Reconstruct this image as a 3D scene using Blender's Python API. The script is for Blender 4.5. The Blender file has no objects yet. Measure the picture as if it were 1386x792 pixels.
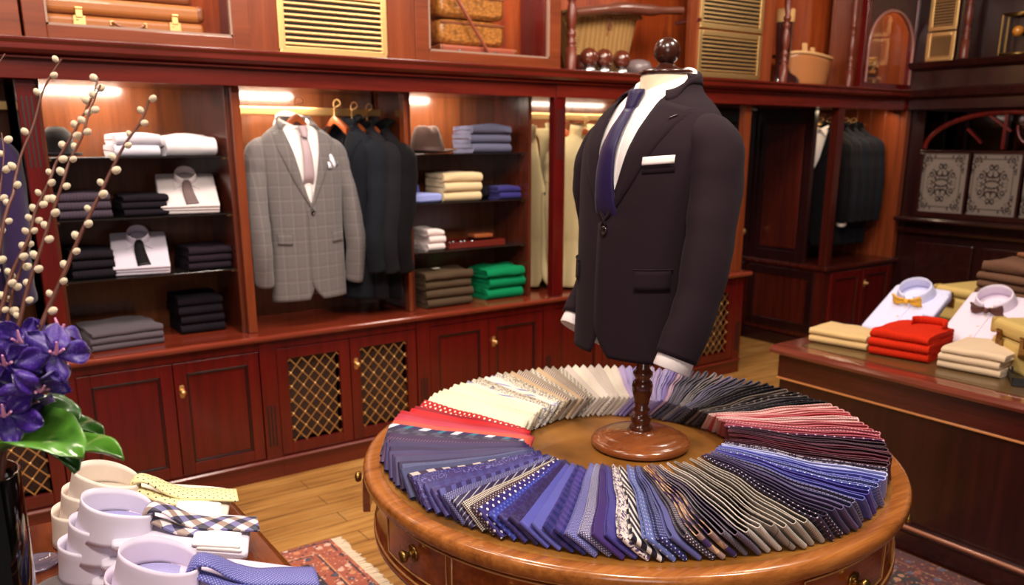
import bpy, math, random
from math import sin, cos, pi, radians as Rd, sqrt, atan2, hypot
from mathutils import Vector, Matrix, noise
rnd = random.Random(7)
SC = bpy.context.scene
COL = SC.collection
# ------------------------------------------------------------------ camera model (1386 x 792)
FPX = 1134.; PCX = 693.; PCY = 485.; PIT = math.atan(295/1134.); CH = 1.55; YAW = Rd(35.2)
CF = Vector((sin(YAW)*cos(PIT), cos(YAW)*cos(PIT), -sin(PIT)))
CR = Vector((cos(YAW), -sin(YAW), 0)); CU = CR.cross(CF)
def ray(px, py): return CF + CR*((px-PCX)/FPX) - CU*((py-PCY)/FPX)
def atY(px, py, y): d = ray(px, py); t = y/d.y; return Vector((d.x*t, y, CH+d.z*t))
def atX(px, py, x): d = ray(px, py); t = x/d.x; return Vector((x, d.y*t, CH+d.z*t))
def atZ(px, py, z): d = ray(px, py); t = (z-CH)/d.z; return Vector((d.x*t, d.y*t, z))
def atD(px, py, dd): d = ray(px, py); return Vector((d.x*dd, d.y*dd, CH+d.z*dd))
cam = bpy.data.cameras.new('camera'); co = bpy.data.objects.new('camera', cam); COL.objects.link(co)
co.location = (0, 0, CH); co.rotation_euler = (Rd(90)-PIT, 0, -YAW)
cam.sensor_width = 36; cam.lens = FPX/1386*36; cam.shift_y = (PCY-396)/1386; cam.clip_start = .05
cam.dof.use_dof = True; cam.dof.focus_distance = 1.6; cam.dof.aperture_fstop = 4.5
SC.camera = co
# ------------------------------------------------------------------ materials
def s2l(c): return tuple((v/12.92 if v <= .04045 else ((v+.055)/1.055)**2.4) for v in [x/255. for x in c])+(1.,)
MATS = {}
class NT:
    def __init__(s, name):
        s.m = bpy.data.materials.new(name); s.m.use_nodes = True; s.t = s.m.node_tree; s.t.nodes.clear()
        s.out = s.n('ShaderNodeOutputMaterial'); s.b = s.n('ShaderNodeBsdfPrincipled'); s.l(s.b.outputs[0], s.out.inputs[0])
    def n(s, t): return s.t.nodes.new(t)
    def l(s, a, b): s.t.links.new(a, b)
    def v(s, sock, x):
        if isinstance(x, (int, float, tuple, list)): sock.default_value = x
        else: s.l(x, sock)
    def mth(s, op, a, b=0., c=None):
        n = s.n('ShaderNodeMath'); n.operation = op; s.v(n.inputs[0], a); s.v(n.inputs[1], b)
        if c is not None: s.v(n.inputs[2], c)
        return n.outputs[0]
    def mix(s, f, a, b):
        n = s.n('ShaderNodeMix'); n.data_type = 'RGBA'; s.v(n.inputs[0], f); s.v(n.inputs[6], a); s.v(n.inputs[7], b); return n.outputs[2]
    def obj(s): return s.n('ShaderNodeTexCoord').outputs['Object']
    def uv(s): return s.n('ShaderNodeTexCoord').outputs['UV']
    def mapp(s, vec, sc=(1,1,1), loc=(0,0,0), rot=(0,0,0)):
        n = s.n('ShaderNodeMapping'); s.l(vec, n.inputs[0]); n.inputs['Scale'].default_value = sc; n.inputs['Location'].default_value = loc; n.inputs['Rotation'].default_value = rot; return n.outputs[0]
    def noise(s, vec, scale, detail=3., rough=.5, out=0):
        n = s.n('ShaderNodeTexNoise'); s.l(vec, n.inputs['Vector']); n.inputs['Scale'].default_value = scale; n.inputs['Detail'].default_value = detail; n.inputs['Roughness'].default_value = rough; return n.outputs[out]
    def vor(s, vec, scale, feat='F1', out='Distance'):
        n = s.n('ShaderNodeTexVoronoi'); n.feature = feat; s.l(vec, n.inputs['Vector']); n.inputs['Scale'].default_value = scale; return n.outputs[out]
    def ramp(s, f, stops, interp='LINEAR'):
        n = s.n('ShaderNodeValToRGB'); s.l(f, n.inputs[0]); n.color_ramp.interpolation = interp
        e = n.color_ramp.elements
        while len(e) < len(stops): e.new(.5)
        for i, (p, c) in enumerate(stops): e[i].position = p; e[i].color = c
        return n.outputs[0]
    def xyz(s, vec):
        n = s.n('ShaderNodeSeparateXYZ'); s.l(vec, n.inputs[0]); return n.outputs
    def comb(s, x, y, z=0.):
        n = s.n('ShaderNodeCombineXYZ'); s.v(n.inputs[0], x); s.v(n.inputs[1], y); s.v(n.inputs[2], z); return n.outputs[0]
    def bump(s, h, strength=.3, dist=.002):
        n = s.n('ShaderNodeBump'); s.l(h, n.inputs['Height']); n.inputs['Strength'].default_value = strength; n.inputs['Distance'].default_value = dist; s.l(n.outputs[0], s.b.inputs['Normal'])
    def p(s, **k):
        for a, x in k.items():
            s.v(s.b.inputs[a.replace('_', ' ')], x)
        return s
def wood(name, c0, c1, axis='z', rough=.28, coat=.35, scale=1., c2=None):
    if name in MATS: return MATS[name]
    t = NT(name); sc = {'x': (.06, 1, 1), 'y': (1, .06, 1), 'z': (1, 1, .06)}[axis]
    v = t.mapp(t.obj(), tuple(q*scale for q in sc))
    a = t.noise(v, 26., 5., .62); b = t.noise(v, 140., 2., .5); w = t.noise(t.mapp(t.obj(), tuple(q*scale for q in sc)), 5., 2.)
    f = t.mth('ADD', t.mth('MULTIPLY', a, .62), t.mth('ADD', t.mth('MULTIPLY', b, .16), t.mth('MULTIPLY', w, .3)))
    col = t.ramp(f, [(.34, s2l(c0)), (.56, s2l(c1)), (.74, s2l(c2 or c1))])
    t.p(Base_Color=col, Roughness=rough, Coat_Weight=coat, Coat_Roughness=.12); t.bump(b, .06, .001)
    MATS[name] = t.m; return t.m
def plain(name, c, rough=.5, metal=0., coat=0., sheen=0., spec=.5, bumpscale=0, bs=.2, trans=0., emit=0., bd=.001):
    if name in MATS: return MATS[name]
    t = NT(name); t.p(Base_Color=s2l(c), Roughness=rough, Metallic=metal, Coat_Weight=coat, Sheen_Weight=sheen, Specular_IOR_Level=spec, Transmission_Weight=trans)
    if emit: t.p(Emission_Color=s2l(c), Emission_Strength=emit)
    if bumpscale: t.bump(t.noise(t.obj(), bumpscale, 3.), bs, bd)
    MATS[name] = t.m; return t.m
def cloth(name, c, sheen=.15, rough=.85, var=.12, weave=900., crease=14., cb=.35):
    if name in MATS: return MATS[name]
    t = NT(name); o = t.obj()
    n = t.noise(o, weave, 2.); k = t.noise(o, crease, 3.)
    d = tuple(max(0, x*(1-var*1.6)) for x in c); l = tuple(min(255, x*(1+var*.6)+2) for x in c)
    t.p(Base_Color=t.mix(n, s2l(d), s2l(l)), Roughness=rough, Sheen_Weight=sheen, Sheen_Roughness=.5, Specular_IOR_Level=.08 if sum(c) < 300 else .25)
    h = t.mth('ADD', t.mth('MULTIPLY', n, .06), k); t.bump(h, cb, .006)
    MATS[name] = t.m; return t.m
def knit(name, c):
    if name in MATS: return MATS[name]
    t = NT(name); o = t.obj(); x = t.xyz(o)
    w = t.mth('SINE', t.mth('MULTIPLY', x[0], 520.)); n = t.noise(o, 300., 3.)
    t.p(Base_Color=t.mix(t.mth('MULTIPLY', n, 1.), s2l(tuple(v*.72 for v in c)), s2l(c)), Roughness=.9, Sheen_Weight=.0, Specular_IOR_Level=.08)
    t.bump(t.mth('ADD', w, n), .4, .002); MATS[name] = t.m; return t.m
# --- tie patterns (UV in metres: u along the tie, v across it)
def tie_mat(name, kind, c1, c2=(230,230,235), c3=None, s=.012, r=.18, ang=45., rough=.42):
    if name in MATS: return MATS[name]
    if c1[2] > c1[0]+18 and sum(c1) < 300: c1 = (c1[0]*1.08, c1[1]*.88, c1[2]*.92)
    t = NT(name); uv = t.uv(); base = s2l(c1); A = s2l(c2)
    fine = t.xyz(t.mapp(uv, (1,1,1), rot=(0,0,Rd(50))))
    weave = t.mth('SINE', t.mth('MULTIPLY', fine[0], 2*pi/.0016))
    wv = t.mth('MULTIPLY_ADD', weave, .06, .5)
    b0 = t.mix(wv, s2l(tuple(v*.86 for v in c1)), s2l(tuple(min(255, v*1.12+3) for v in c1)))
    def frac(x): return t.mth('FRACT', x)
    if kind == 'plain': col = b0
    elif kind == 'dots':
        q = t.xyz(t.mapp(uv, (1/s, 1/s, 1), rot=(0,0,Rd(45))))
        a = t.mth('SUBTRACT', frac(q[0]), .5); b = t.mth('SUBTRACT', frac(q[1]), .5)
        d = t.mth('SQRT', t.mth('ADD', t.mth('MULTIPLY', a, a), t.mth('MULTIPLY', b, b)))
        col = t.mix(t.mth('LESS_THAN', d, r), b0, A)
    elif kind == 'stripe':
        q = t.xyz(t.mapp(uv, (1/s, 1/s, 1), rot=(0,0,Rd(ang))))
        f = frac(q[0]); col = t.mix(t.mth('LESS_THAN', f, r), b0, A)
        if c3: col = t.mix(t.mth('LESS_THAN', t.mth('ABSOLUTE', t.mth('SUBTRACT', f, .62)), .08), col, s2l(c3))
    elif kind == 'check':
        q = t.xyz(t.mapp(uv, (1/s, 1/s, 1), rot=(0,0,Rd(ang))))
        a = t.mth('LESS_THAN', frac(q[0]), r); b = t.mth('LESS_THAN', frac(q[1]), r)
        m = t.mth('MULTIPLY', t.mth('ADD', a, b), .5); col = t.mix(m, b0, A)
        if c3: col = t.mix(t.mth('MULTIPLY', t.mth('SUBTRACT', 1., a), b), col, s2l(c3))
    elif kind == 'hound':
        q = t.xyz(t.mapp(uv, (1/s, 1/s, 1), rot=(0,0,Rd(ang))))
        a = t.mth('LESS_THAN', frac(q[0]), .5); b = t.mth('LESS_THAN', frac(q[1]), .5)
        m = t.mth('ABSOLUTE', t.mth('SUBTRACT', a, b)); col = t.mix(m, b0, A)
    elif kind == 'paisley':
        d = t.vor(t.mapp(uv, (1, 1, 1)), 1/s); n = t.noise(uv, 2.2/s, 2.)
        f = t.mth('ABSOLUTE', t.mth('SUBTRACT', t.mth('FRACT', t.mth('MULTIPLY', t.mth('ADD', d, t.mth('MULTIPLY', n, .6)), 3.)), .5))
        col = t.mix(t.mth('LESS_THAN', f, r), b0, A)
    elif kind == 'floral':
        n = t.noise(uv, 1/s, 3.); n2 = t.mth('ABSOLUTE', t.mth('SUBTRACT', n, .5))
        col = t.mix(t.mth('LESS_THAN', n2, r), b0, A)
    elif kind == 'speck':
        n = t.noise(uv, 900., 1.); col = t.mix(t.mth('GREATER_THAN', n, .54), b0, A)
    elif kind == 'blocks':
        q = t.xyz(t.mapp(uv, (1/s, 1/.022, 1), rot=(0,0,0))); sh = t.xyz(uv)
        a = t.mth('LESS_THAN', frac(t.mth('ADD', q[0], t.mth('MULTIPLY', sh[1], 14.))), r)
        b = t.mth('GREATER_THAN', sh[1], .05); col = t.mix(t.mth('MULTIPLY', a, b), b0, A)
    t.p(Base_Color=col, Roughness=rough, Sheen_Weight=.06, Sheen_Roughness=.4, Specular_IOR_Level=.22)
    t.bump(weave, .12, .0006); MATS[name] = t.m; return t.m
# ------------------------------------------------------------------ mesh builder
class B:
    def __init__(s): s.v = []; s.f = []; s.sm = []; s.uv = []
    def add(s, vs, fs, smooth=False, uvs=None):
        o = len(s.v); s.v += [tuple(p) for p in vs]
        for i, f in enumerate(fs):
            s.f.append(tuple(o+k for k in f)); s.sm.append(smooth); s.uv.append(uvs[i] if uvs else None)
        return s
    def box(s, x0, x1, y0, y1, z0, z1):
        if x0 > x1: x0, x1 = x1, x0
        if y0 > y1: y0, y1 = y1, y0
        if z0 > z1: z0, z1 = z1, z0
        v = [(x0,y0,z0),(x1,y0,z0),(x1,y1,z0),(x0,y1,z0),(x0,y0,z1),(x1,y0,z1),(x1,y1,z1),(x0,y1,z1)]
        return s.add(v, [(0,3,2,1),(4,5,6,7),(0,1,5,4),(1,2,6,5),(2,3,7,6),(3,0,4,7)])
    def bar(s, p, q, w, h=None, up=(0,0,1)):
        p = Vector(p); q = Vector(q); h = h or w; t = (q-p).normalized(); u = t.cross(Vector(up))
        if u.length < 1e-4: u = t.cross(Vector((1,0,0)))
        u.normalize(); n = u.cross(t).normalized(); u = u*w/2; n = n*h/2
        v = [p-u-n, p+u-n, p+u+n, p-u+n, q-u-n, q+u-n, q+u+n, q-u+n]
        return s.add(v, [(0,1,2,3),(7,6,5,4),(4,5,1,0),(5,6,2,1),(6,7,3,2),(7,4,0,3)])
    def grid(s, P, cu=False, cv=False, smooth=True, uv=None, flip=False):
        n = len(P); m = len(P[0]); vs = [p for r in P for p in r]; fs = []; us = []
        for i in range(n if cu else n-1):
            for j in range(m if cv else m-1):
                a = i*m+j; b = i*m+(j+1) % m; c = ((i+1) % n)*m+(j+1) % m; d = ((i+1) % n)*m+j
                fs.append((a,d,c,b) if flip else (a,b,c,d))
                if uv:
                    A = uv[i][j]; Bq = uv[i][(j+1) % m]; Cq = uv[(i+1) % n][(j+1) % m]; D = uv[(i+1) % n][j]
                    us.append((A,D,Cq,Bq) if flip else (A,Bq,Cq,D))
        return s.add(vs, fs, smooth, us if uv else None)
    def tube(s, pts, r, n=8, cap=True, closed=False, rz=None, smooth=True):
        pts = [Vector(p) for p in pts]; N = len(pts); rs = r if isinstance(r, (list, tuple)) else [r]*N
        rows = []; ref = None
        for i, p in enumerate(pts):
            a = pts[(i-1) % N] if (closed or i > 0) else p; b = pts[(i+1) % N] if (closed or i < N-1) else p
            t = (b-a).normalized()
            if ref is None:
                ref = Vector((0,0,1)) if abs(t.z) < .9 else Vector((1,0,0))
                ref = (ref - t*ref.dot(t)).normalized()
            else: ref = (ref - t*ref.dot(t)).normalized()
            w = t.cross(ref)
            rows.append([p + ref*cos(2*pi*k/n)*rs[i] + w*sin(2*pi*k/n)*rs[i]*(rz or 1) for k in range(n)])
        s.grid(rows, cu=closed, cv=True, smooth=smooth, flip=False)
        if cap and not closed:
            s.add(rows[0], [tuple(range(n))]); s.add(rows[-1], [tuple(reversed(range(n)))])
        return s
    def lathe(s, prof, c=(0,0,0), n=32, sx=1., sy=1., smooth=True, cap=True):
        c = Vector(c); rows = [[c+Vector((r*cos(2*pi*k/n)*sx, r*sin(2*pi*k/n)*sy, z)) for k in range(n)] for r, z in prof]
        s.grid(rows, cv=True, smooth=smooth)
        if cap:
            if prof[0][0] > 1e-4: s.add(rows[0], [tuple(reversed(range(n)))])
            if prof[-1][0] > 1e-4: s.add(rows[-1], [tuple(range(n))])
        return s
    def ball(s, c, r, n=16, sx=1., sy=1., sz=1.):
        pr = [(max(1e-5, r*sin(pi*i/n)), -r*cos(pi*i/n)*sz) for i in range(n+1)]
        return s.lathe(pr, c, n*2, sx, sy, cap=False)
    def prism(s, poly, y0, y1, axis='y'):
        n = len(poly)
        def P(a, b, d): return {'y': (a, d, b), 'x': (d, a, b), 'z': (a, b, d)}[axis]
        v = [P(a, b, y0) for a, b in poly]+[P(a, b, y1) for a, b in poly]
        f = [tuple(range(n)), tuple(reversed(range(n, 2*n)))]+[(i, i+n, (i+1) % n+n, (i+1) % n) for i in range(n)]
        return s.add(v, f)
    def rslab(s, w, d, h, r=.01, seed=0, amp=.003, nx=12, ny=10, c=(0,0,0)):
        # soft folded-cloth slab, base at z=0, centred in x and y
        rows = []; K = 28
        for i in range(ny+5):
            if i < 2: yy = -d/2 + r*(1-cos(pi/2*i/2)) ; ins = r*(1-sin(pi/2*i/2))
            elif i > ny+2: k = ny+4-i; yy = d/2 - r*(1-cos(pi/2*k/2)); ins = r*(1-sin(pi/2*k/2))
            else: yy = -d/2+r+(d-2*r)*(i-2)/ny; ins = 0
            row = []; hw = w/2-ins*.8; hh = h/2-ins*.7
            for k in range(K):
                a = 2*pi*k/K; e = .32
                x = hw*abs(cos(a))**e*(1 if cos(a) > 0 else -1); z = hh*abs(sin(a))**e*(1 if sin(a) > 0 else -1)+h/2
                nz = noise.noise(Vector((x*9+seed*3.1, yy*9+seed*1.7, z*14)))*amp
                if z > h*.3: z += nz
                row.append((c[0]+x+nz*.8, c[1]+yy+nz*.8, c[2]+max(0, z)))
            rows.append(row)
        s.grid(rows, cv=True); K2 = len(rows[0])
        s.add(rows[0], [tuple(range(K2))], True); s.add(rows[-1], [tuple(reversed(range(K2)))], True)
        return s
    def build(s, name, mat, parent=None, bevel=0., seg=2, solid=0., sub=0, loc=None):
        me = bpy.data.meshes.new(name); me.from_pydata(s.v, [], s.f); 
        me.polygons.foreach_set('use_smooth', s.sm)
        if any(u for u in s.uv):
            L = me.uv_layers.new(name='UVMap'); i = 0; flat = []
            for f, u in zip(s.f, s.uv):
                for k in range(len(f)): flat += list(u[k]) if u else [0, 0]
            L.data.foreach_set('uv', flat)
        me.validate(); me.materials.append(mat)
        o = bpy.data.objects.new(name, me); COL.objects.link(o)
        if parent: o.parent = parent
        if loc is not None: o.location = loc
        if solid:
            q = o.modifiers.new('Solid', 'SOLIDIFY'); q.thickness = solid; q.offset = -1
        if bevel:
            q = o.modifiers.new('Bevel', 'BEVEL'); q.width = bevel; q.segments = seg; q.limit_method = 'ANGLE'; q.angle_limit = Rd(40)
        if sub:
            q = o.modifiers.new('Sub', 'SUBSURF'); q.levels = sub; q.render_levels = sub
        return o
def empty(name, loc=(0,0,0), rz=0.):
    o = bpy.data.objects.new(name, None); COL.objects.link(o); o.location = loc; o.rotation_euler = (0,0,rz); o.empty_display_size = .05; return o
def tag(o, label, cat, group=None):
    o['label'] = label; o['category'] = cat
    if group: o['group'] = group
    return o
def struct(o): o['kind'] = 'structure'; return o
def copy_tree(o, parent=None):
    c = o.copy(); COL.objects.link(c); c.parent = parent
    for ch in list(o.children): copy_tree(ch, c)
    return c
def cat(pts, n=6):
    P = [Vector(p) for p in pts]; out = []
    for i in range(len(P)-1):
        a = P[max(0, i-1)]; b = P[i]; c = P[i+1]; d = P[min(len(P)-1, i+2)]
        for k in range(n):
            t = k/n; out.append(.5*((2*b)+(c-a)*t+(2*a-5*b+4*c-d)*t*t+(3*b-a-3*c+d)*t**3))
    out.append(P[-1]); return out
def lerp(a, b, t): return a+(b-a)*t
def interp(tab, x):
    if x <= tab[0][0]: return list(tab[0][1:])
    for p, q in zip(tab, tab[1:]):
        if x <= q[0]:
            t = (x-p[0])/(q[0]-p[0]); t2 = t
            return [a+(b-a)*t2 for a, b in zip(p[1:], q[1:])]
    return list(tab[-1][1:])
# ------------------------------------------------------------------ shared materials
MAH = wood('mahogany_red', (58,8,8), (86,12,11), 'z', .25, .4, c2=(98,17,13))
MAHX = wood('mahogany_red_long', (64,14,9), (94,24,15), 'x', .25, .4, c2=(106,32,19))
MAHY = wood('mahogany_red_deep', (38,7,6), (74,14,12), 'y', .27, .35, c2=(86,20,15))
MID = wood('walnut_case_wood', (90,38,17), (120,54,26), 'z', .3, .25, c2=(134,66,33))
MIDX = wood('walnut_case_wood_long', (90,38,17), (118,53,26), 'x', .3, .25, c2=(132,64,33))
PANEL = wood('bay_back_wood', (70,34,18), (94,50,27), 'z', .22, .5, c2=(106,60,34))
TOPW = wood('worktop_wood', (90,30,18), (126,48,30), 'x', .14, .6, c2=(144,62,42))
DARKW = wood('dark_mahogany', (18,6,7), (36,11,11), 'z', .28, .3, c2=(48,16,14))
CLW = wood('closet_wood', (44,13,9), (68,20,13), 'z', .27, .35, c2=(80,27,17))
SIDEW = wood('bay_side_wood', (58,22,14), (82,34,20), 'z', .27, .35, c2=(92,42,25))
DARKX = wood('dark_mahogany_long', (20,6,7), (42,13,12), 'x', .26, .35, c2=(56,20,16))
DRUMW = wood('drum_walnut', (90,38,14), (146,70,29), 'x', .2, .5, .8, c2=(172,96,45))
RIMW = wood('rim_walnut', (112,60,22), (158,94,42), 'x', .22, .4, 2.4, c2=(184,120,62))
OAK = None
BRASS = plain('brass', (230,190,128), .46, 1.)
BRASSD = plain('aged_brass', (150,118,66), .35, 1.)
CHROME = plain('steel_wire', (170,170,172), .25, 1.)
BLACK = plain('black_gap', (8,5,5), .6)
INT = plain('cabinet_interior', (52,28,17), .7)
GLASS = plain('shelf_glass', (235,240,240), .02, trans=1.)
def thin_glass():
    t = NT('case_glass'); g = t.n('ShaderNodeBsdfGlossy'); g.inputs['Roughness'].default_value = .02
    tr = t.n('ShaderNodeBsdfTransparent'); mx = t.n('ShaderNodeMixShader'); lw = t.n('ShaderNodeLayerWeight'); lw.inputs[0].default_value = .5
    t.v(mx.inputs[0], t.mth('MULTIPLY_ADD', t.mth('POWER', lw.outputs['Facing'], 4.), .35, .03)); t.l(tr.outputs[0], mx.inputs[1]); t.l(g.outputs[0], mx.inputs[2]); t.l(mx.outputs[0], t.out.inputs[0]); return t.m
PANE = thin_glass()
# ------------------------------------------------------------------ room shell
def floor_mat():
    t = NT('oak_floor'); o = t.obj(); x = t.xyz(o)
    br = t.n('ShaderNodeTexBrick'); t.l(o, br.inputs['Vector']); br.inputs['Scale'].default_value = 1.
    br.inputs['Brick Width'].default_value = 1.3; br.inputs['Row Height'].default_value = .105; br.inputs['Mortar Size'].default_value = .0018
    br.inputs['Color1'].default_value = (0,0,0,1); br.inputs['Color2'].default_value = (1,1,1,1); br.inputs['Mortar'].default_value = (.5,.5,.5,1); br.offset = .37
    g = t.noise(t.mapp(o, (.12, 1.6, 1)), 22., 5., .6); g2 = t.noise(t.mapp(o, (.5, 1.2, 1)), 4., 3.)
    base = t.ramp(t.mth('ADD', t.mth('MULTIPLY', g, .7), t.mth('MULTIPLY', g2, .3)), [(.33, s2l((124,80,38))), (.5, s2l((180,128,66))), (.68, s2l((206,158,92)))])
    v = t.mix(t.mth('MULTIPLY', br.outputs[0], .38), base, s2l((132,86,42)))
    v = t.mix(br.outputs['Fac'], v, s2l((66,40,18)))
    t.p(Base_Color=v, Roughness=.42, Coat_Weight=.15); t.bump(t.mth('SUBTRACT', 1., br.outputs['Fac']), .3, .002); return t.m
fl = struct(B().box(-1.8, 6.3, -1.6, 4.7, -.06, 0).build('floor', floor_mat()))
cl = struct(B().box(-1.8, 6.3, -1.6, 4.7, 3.3, 3.36).build('ceiling', plain('ceiling_paint', (150,120,90), .8)))
wb = struct(B().box(-1.8, 6.42, 4.62, 4.7, 0, 3.3).build('wall_back', DARKW))
wl = struct(B().box(-1.88, -1.8, -1.6, 4.7, 0, 3.3).build('wall_left', MID))
wr = struct(B().box(6.3, 6.42, -1.6, 4.62, 0, 3.3).build('wall_right', DARKW))
# rug
def rug_mat(name, field, dark, accent, pink, x1, y1, x0, y0):
    t = NT(name); o = t.obj(); x = t.xyz(o)
    dx = t.mth('MINIMUM', t.mth('SUBTRACT', x1, x[0]), t.mth('SUBTRACT', x[0], x0)); dy = t.mth('MINIMUM', t.mth('SUBTRACT', y1, x[1]), t.mth('SUBTRACT', x[1], y0))
    d = t.mth('MINIMUM', dx, dy)
    band = t.ramp(d, [(0, s2l(field)), (.012, s2l(dark)), (.02, s2l(field)), (.085, s2l(accent)), (.092, s2l(dark)), (.1, s2l(field)), (.15, s2l(dark))], 'CONSTANT')
    n1 = t.vor(o, 26.); n2 = t.vor(o, 26., out='Color'); c = t.xyz(n2)
    pal = t.ramp(c[0], [(0, s2l(field)), (.25, s2l(accent)), (.45, s2l(pink)), (.65, s2l((70,70,92))), (.85, s2l(field))], 'CONSTANT')
    m = t.mth('LESS_THAN', n1, .36); col = t.mix(m, band, pal)
    n3 = t.vor(o, 62.); c3 = t.xyz(t.vor(o, 62., out='Color')); pal2 = t.ramp(c3[1], [(0, s2l(pink)), (.4, s2l(dark)), (.7, s2l(accent))], 'CONSTANT')
    col = t.mix(t.mth('LESS_THAN', n3, .3), col, pal2)
    t.p(Base_Color=col, Roughness=.95, Sheen_Weight=.3); t.bump(t.noise(o, 500., 2.), .4, .002); return t.m
r1 = empty('persian_rug', (0, 1.9, 0)); tag(r1, 'salmon and navy patterned rug with cream fringe beside the shirt table', 'rug')
B().box(-.9, 1.17, -.9, 1.02, .001, .011).build('rug_pile', rug_mat('rug_salmon', (168,84,62), (46,40,58), (206,136,96), (226,178,160), 1.17, 1.02, -.9, -.9), r1, .003)
fb = B()
for i in range(230):
    y = -.9+i*1.92/230; fb.bar((1.168, y, .006), (1.205+rnd.uniform(0, .014), y+rnd.uniform(-.004, .004), .003), .007, .005)
fb.build('fringe', plain('rug_fringe', (226,206,180), .9), r1)
r2 = B().box(1.75, 2.935, -.3, 1.62, .001, .011).build('persian_rug', rug_mat('rug_crimson', (78,10,18), (26,10,18), (128,66,40), (150,104,76), 2.935, 1.62, 1.75, -.3), None, .003)
tag(r2, 'crimson patterned rug lying between the drum table and the long counter', 'rug')
# ------------------------------------------------------------------ base cabinets along the back wall
FY = 3.67; BY = 4.12; TZ = .70
def knob_set(root, x, y, z, ax='y'):
    k = B()
    k.lathe([(.011, 0), (.012, .003), (.005, .006), (.005, .014), (.011, .018), (.012, .024), (.006, .029), (.0001, .03)], (0,0,0), 14)
    o = k.build('knob', BRASS, root); o.location = (x, y, z); o.rotation_euler = (Rd(90), 0, 0) if ax == 'y' else (0, Rd(-90), 0)
    p = B(); p.prism([(-.008,-.028), (.008,-.028), (.011,-.01), (.008,0), (.011,.01), (.008,.028), (-.008,.028), (-.011,.01), (-.008,0), (-.011,-.01)], 0, .003)
    q = p.build('escutcheon', BRASS, root, .001); q.location = (x, y-.002 if ax == 'y' else y, z)
    if ax != 'y': q.rotation_euler = (0,0,Rd(-90)); q.location = (x-.002, y, z)
def door(root, x0, x1, z0, z1, kind, knob=None):
    """door in the local XZ plane, front face at y=0"""
    d = B(); f = .052
    d.box(x0, x0+f, 0, .022, z0, z1); d.box(x1-f, x1, 0, .022, z0, z1)
    d.box(x0+f, x1-f, 0, .022, z1-f, z1); d.box(x0+f, x1-f, 0, .022, z0, z0+f)
    o = d.build('door', MAH, root, .0025)
    if kind == 'panel':
        B().box(x0+f, x1-f, .012, .018, z0+f, z1-f).build('door_panel', MAH, o)
        m = B(); a = x0+f; b = x1-f; c = z0+f; e = z1-f
        for p in [(a,b,c,c+.01),(a,b,e-.01,e),(a,a+.01,c,e),(b-.01,b,c,e)]: m.box(p[0], p[1], .003, .014, p[2], p[3])
        m.build('shade_bead', DARKW, o, .003)  # dark colour paints in the shading around the panel recess
    else:
        w = B(); a = x0+f+.004; b = x1-f-.004; c = z0+f+.004; e = z1-f-.004; st = .058
        def clip(px, pz, dx, dz):
            ts = []
            for (lo, hi, p, q) in ((a, b, px, dx), (c, e, pz, dz)):
                ts.append(((lo-p)/q, (hi-p)/q) if q > 0 else ((hi-p)/q, (lo-p)/q))
            return max(ts[0][0], ts[1][0]), min(ts[0][1], ts[1][1])
        pts = []
        n = int(((b-a)+(e-c))/st)+4; k = 1.15
        for i in range(-n, n):
            for sg in (1, -1):
                t0, t1 = clip((a+b)/2+i*st, (c+e)/2, 1., sg*k)
                if t1-t0 > .01:
                    X = (a+b)/2+i*st; Z = (c+e)/2
                    w.bar((X+t0, .008+.002*sg, Z+sg*k*t0), (X+t1, .008+.002*sg, Z+sg*k*t1), .0045, .003, up=(0,1,0))
        w.build('brass_lattice', BRASS, o)
        r = B()
        for i in range(-12, 13):
            for j in range(-12, 13):
                X = (a+b)/2+(i+j)*st/2; Z = (c+e)/2+(i-j)*st/2*k
                if a+.006 < X < b-.006 and c+.006 < Z < e-.006 and (i+j) % 2 == 0: r.ball((X, .004, Z), .006, 5, sy=.5)
        r.build('rosette', BRASS, o)['kind'] = 'stuff'
        B().box(a, b, .05, .056, c, e).build('mesh_backing', INT, o)
    if knob is not None: knob_set(o, knob, 0, (z0+z1)/2+.13)
    return o
def cabinet(x0, x1, kinds, label, fl=(True, True)):
    r = empty('base_cabinet', (x0, FY, 0)); tag(r, label, 'cabinet', 'base cabinets along the back wall')
    w = x1-x0
    c = B(); c.box(0, .012, .006, BY-FY, .1, TZ-.03); c.box(w-.012, w, .006, BY-FY, .1, TZ-.03); c.box(0, w, BY-FY-.012, BY-FY, .1, TZ-.03); c.box(0, w, .01, BY-FY, .1, .112); c.box(0, w, .004, BY-FY, TZ-.075, TZ-.032)
    c.build('carcass', MAH, r)
    p = B(); p.box(0, w, -.005, BY-FY, 0, .085); p.prism([(-.018,.085), (-.018,.093), (-.01,.1), (.03,.1), (.03,.085)], 0, w, 'x'); p.build('plinth', MAHX, r, .002)
    # fluted stile at the right hand end
    s = B(); s.box(w-.075, w, -.004, .03, .1, TZ-.032); s.build('stile', MAH, r, .002)
    g = B()
    for k in range(3): g.box(w-.058+k*.016, w-.052+k*.016, -.0055, -.0035, .16, .36)
    g.build('flute_shade', BLACK, r)  # black strips put in for the shade in the grooves
    iw = w-.075; m = iw/2
    door(r, .004, m-.002, .106, TZ-.078, kinds[0], knob=None)
    door(r, m+.002, iw-.004, .106, TZ-.078, kinds[1], knob=m+.03)
    return r
cabinet(-.36, .43, ('mesh', 'mesh'), 'red base cabinet with two brass-mesh doors at the far left behind the flower vase')
cabinet(.43, 1.26, ('panel', 'panel'), 'red mahogany base cabinet with two solid panel doors beside the shirt table')
cabinet(1.26, 2.07, ('mesh', 'mesh'), 'red base cabinet with two brass-mesh doors under the grey checked jacket')
cabinet(2.07, 2.88, ('panel', 'panel'), 'red base cabinet with two solid panel doors under the green knitwear')
cabinet(2.88, 3.70, ('panel', 'panel'), 'red panelled base cabinet below the hanging cream trench coats')
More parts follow.
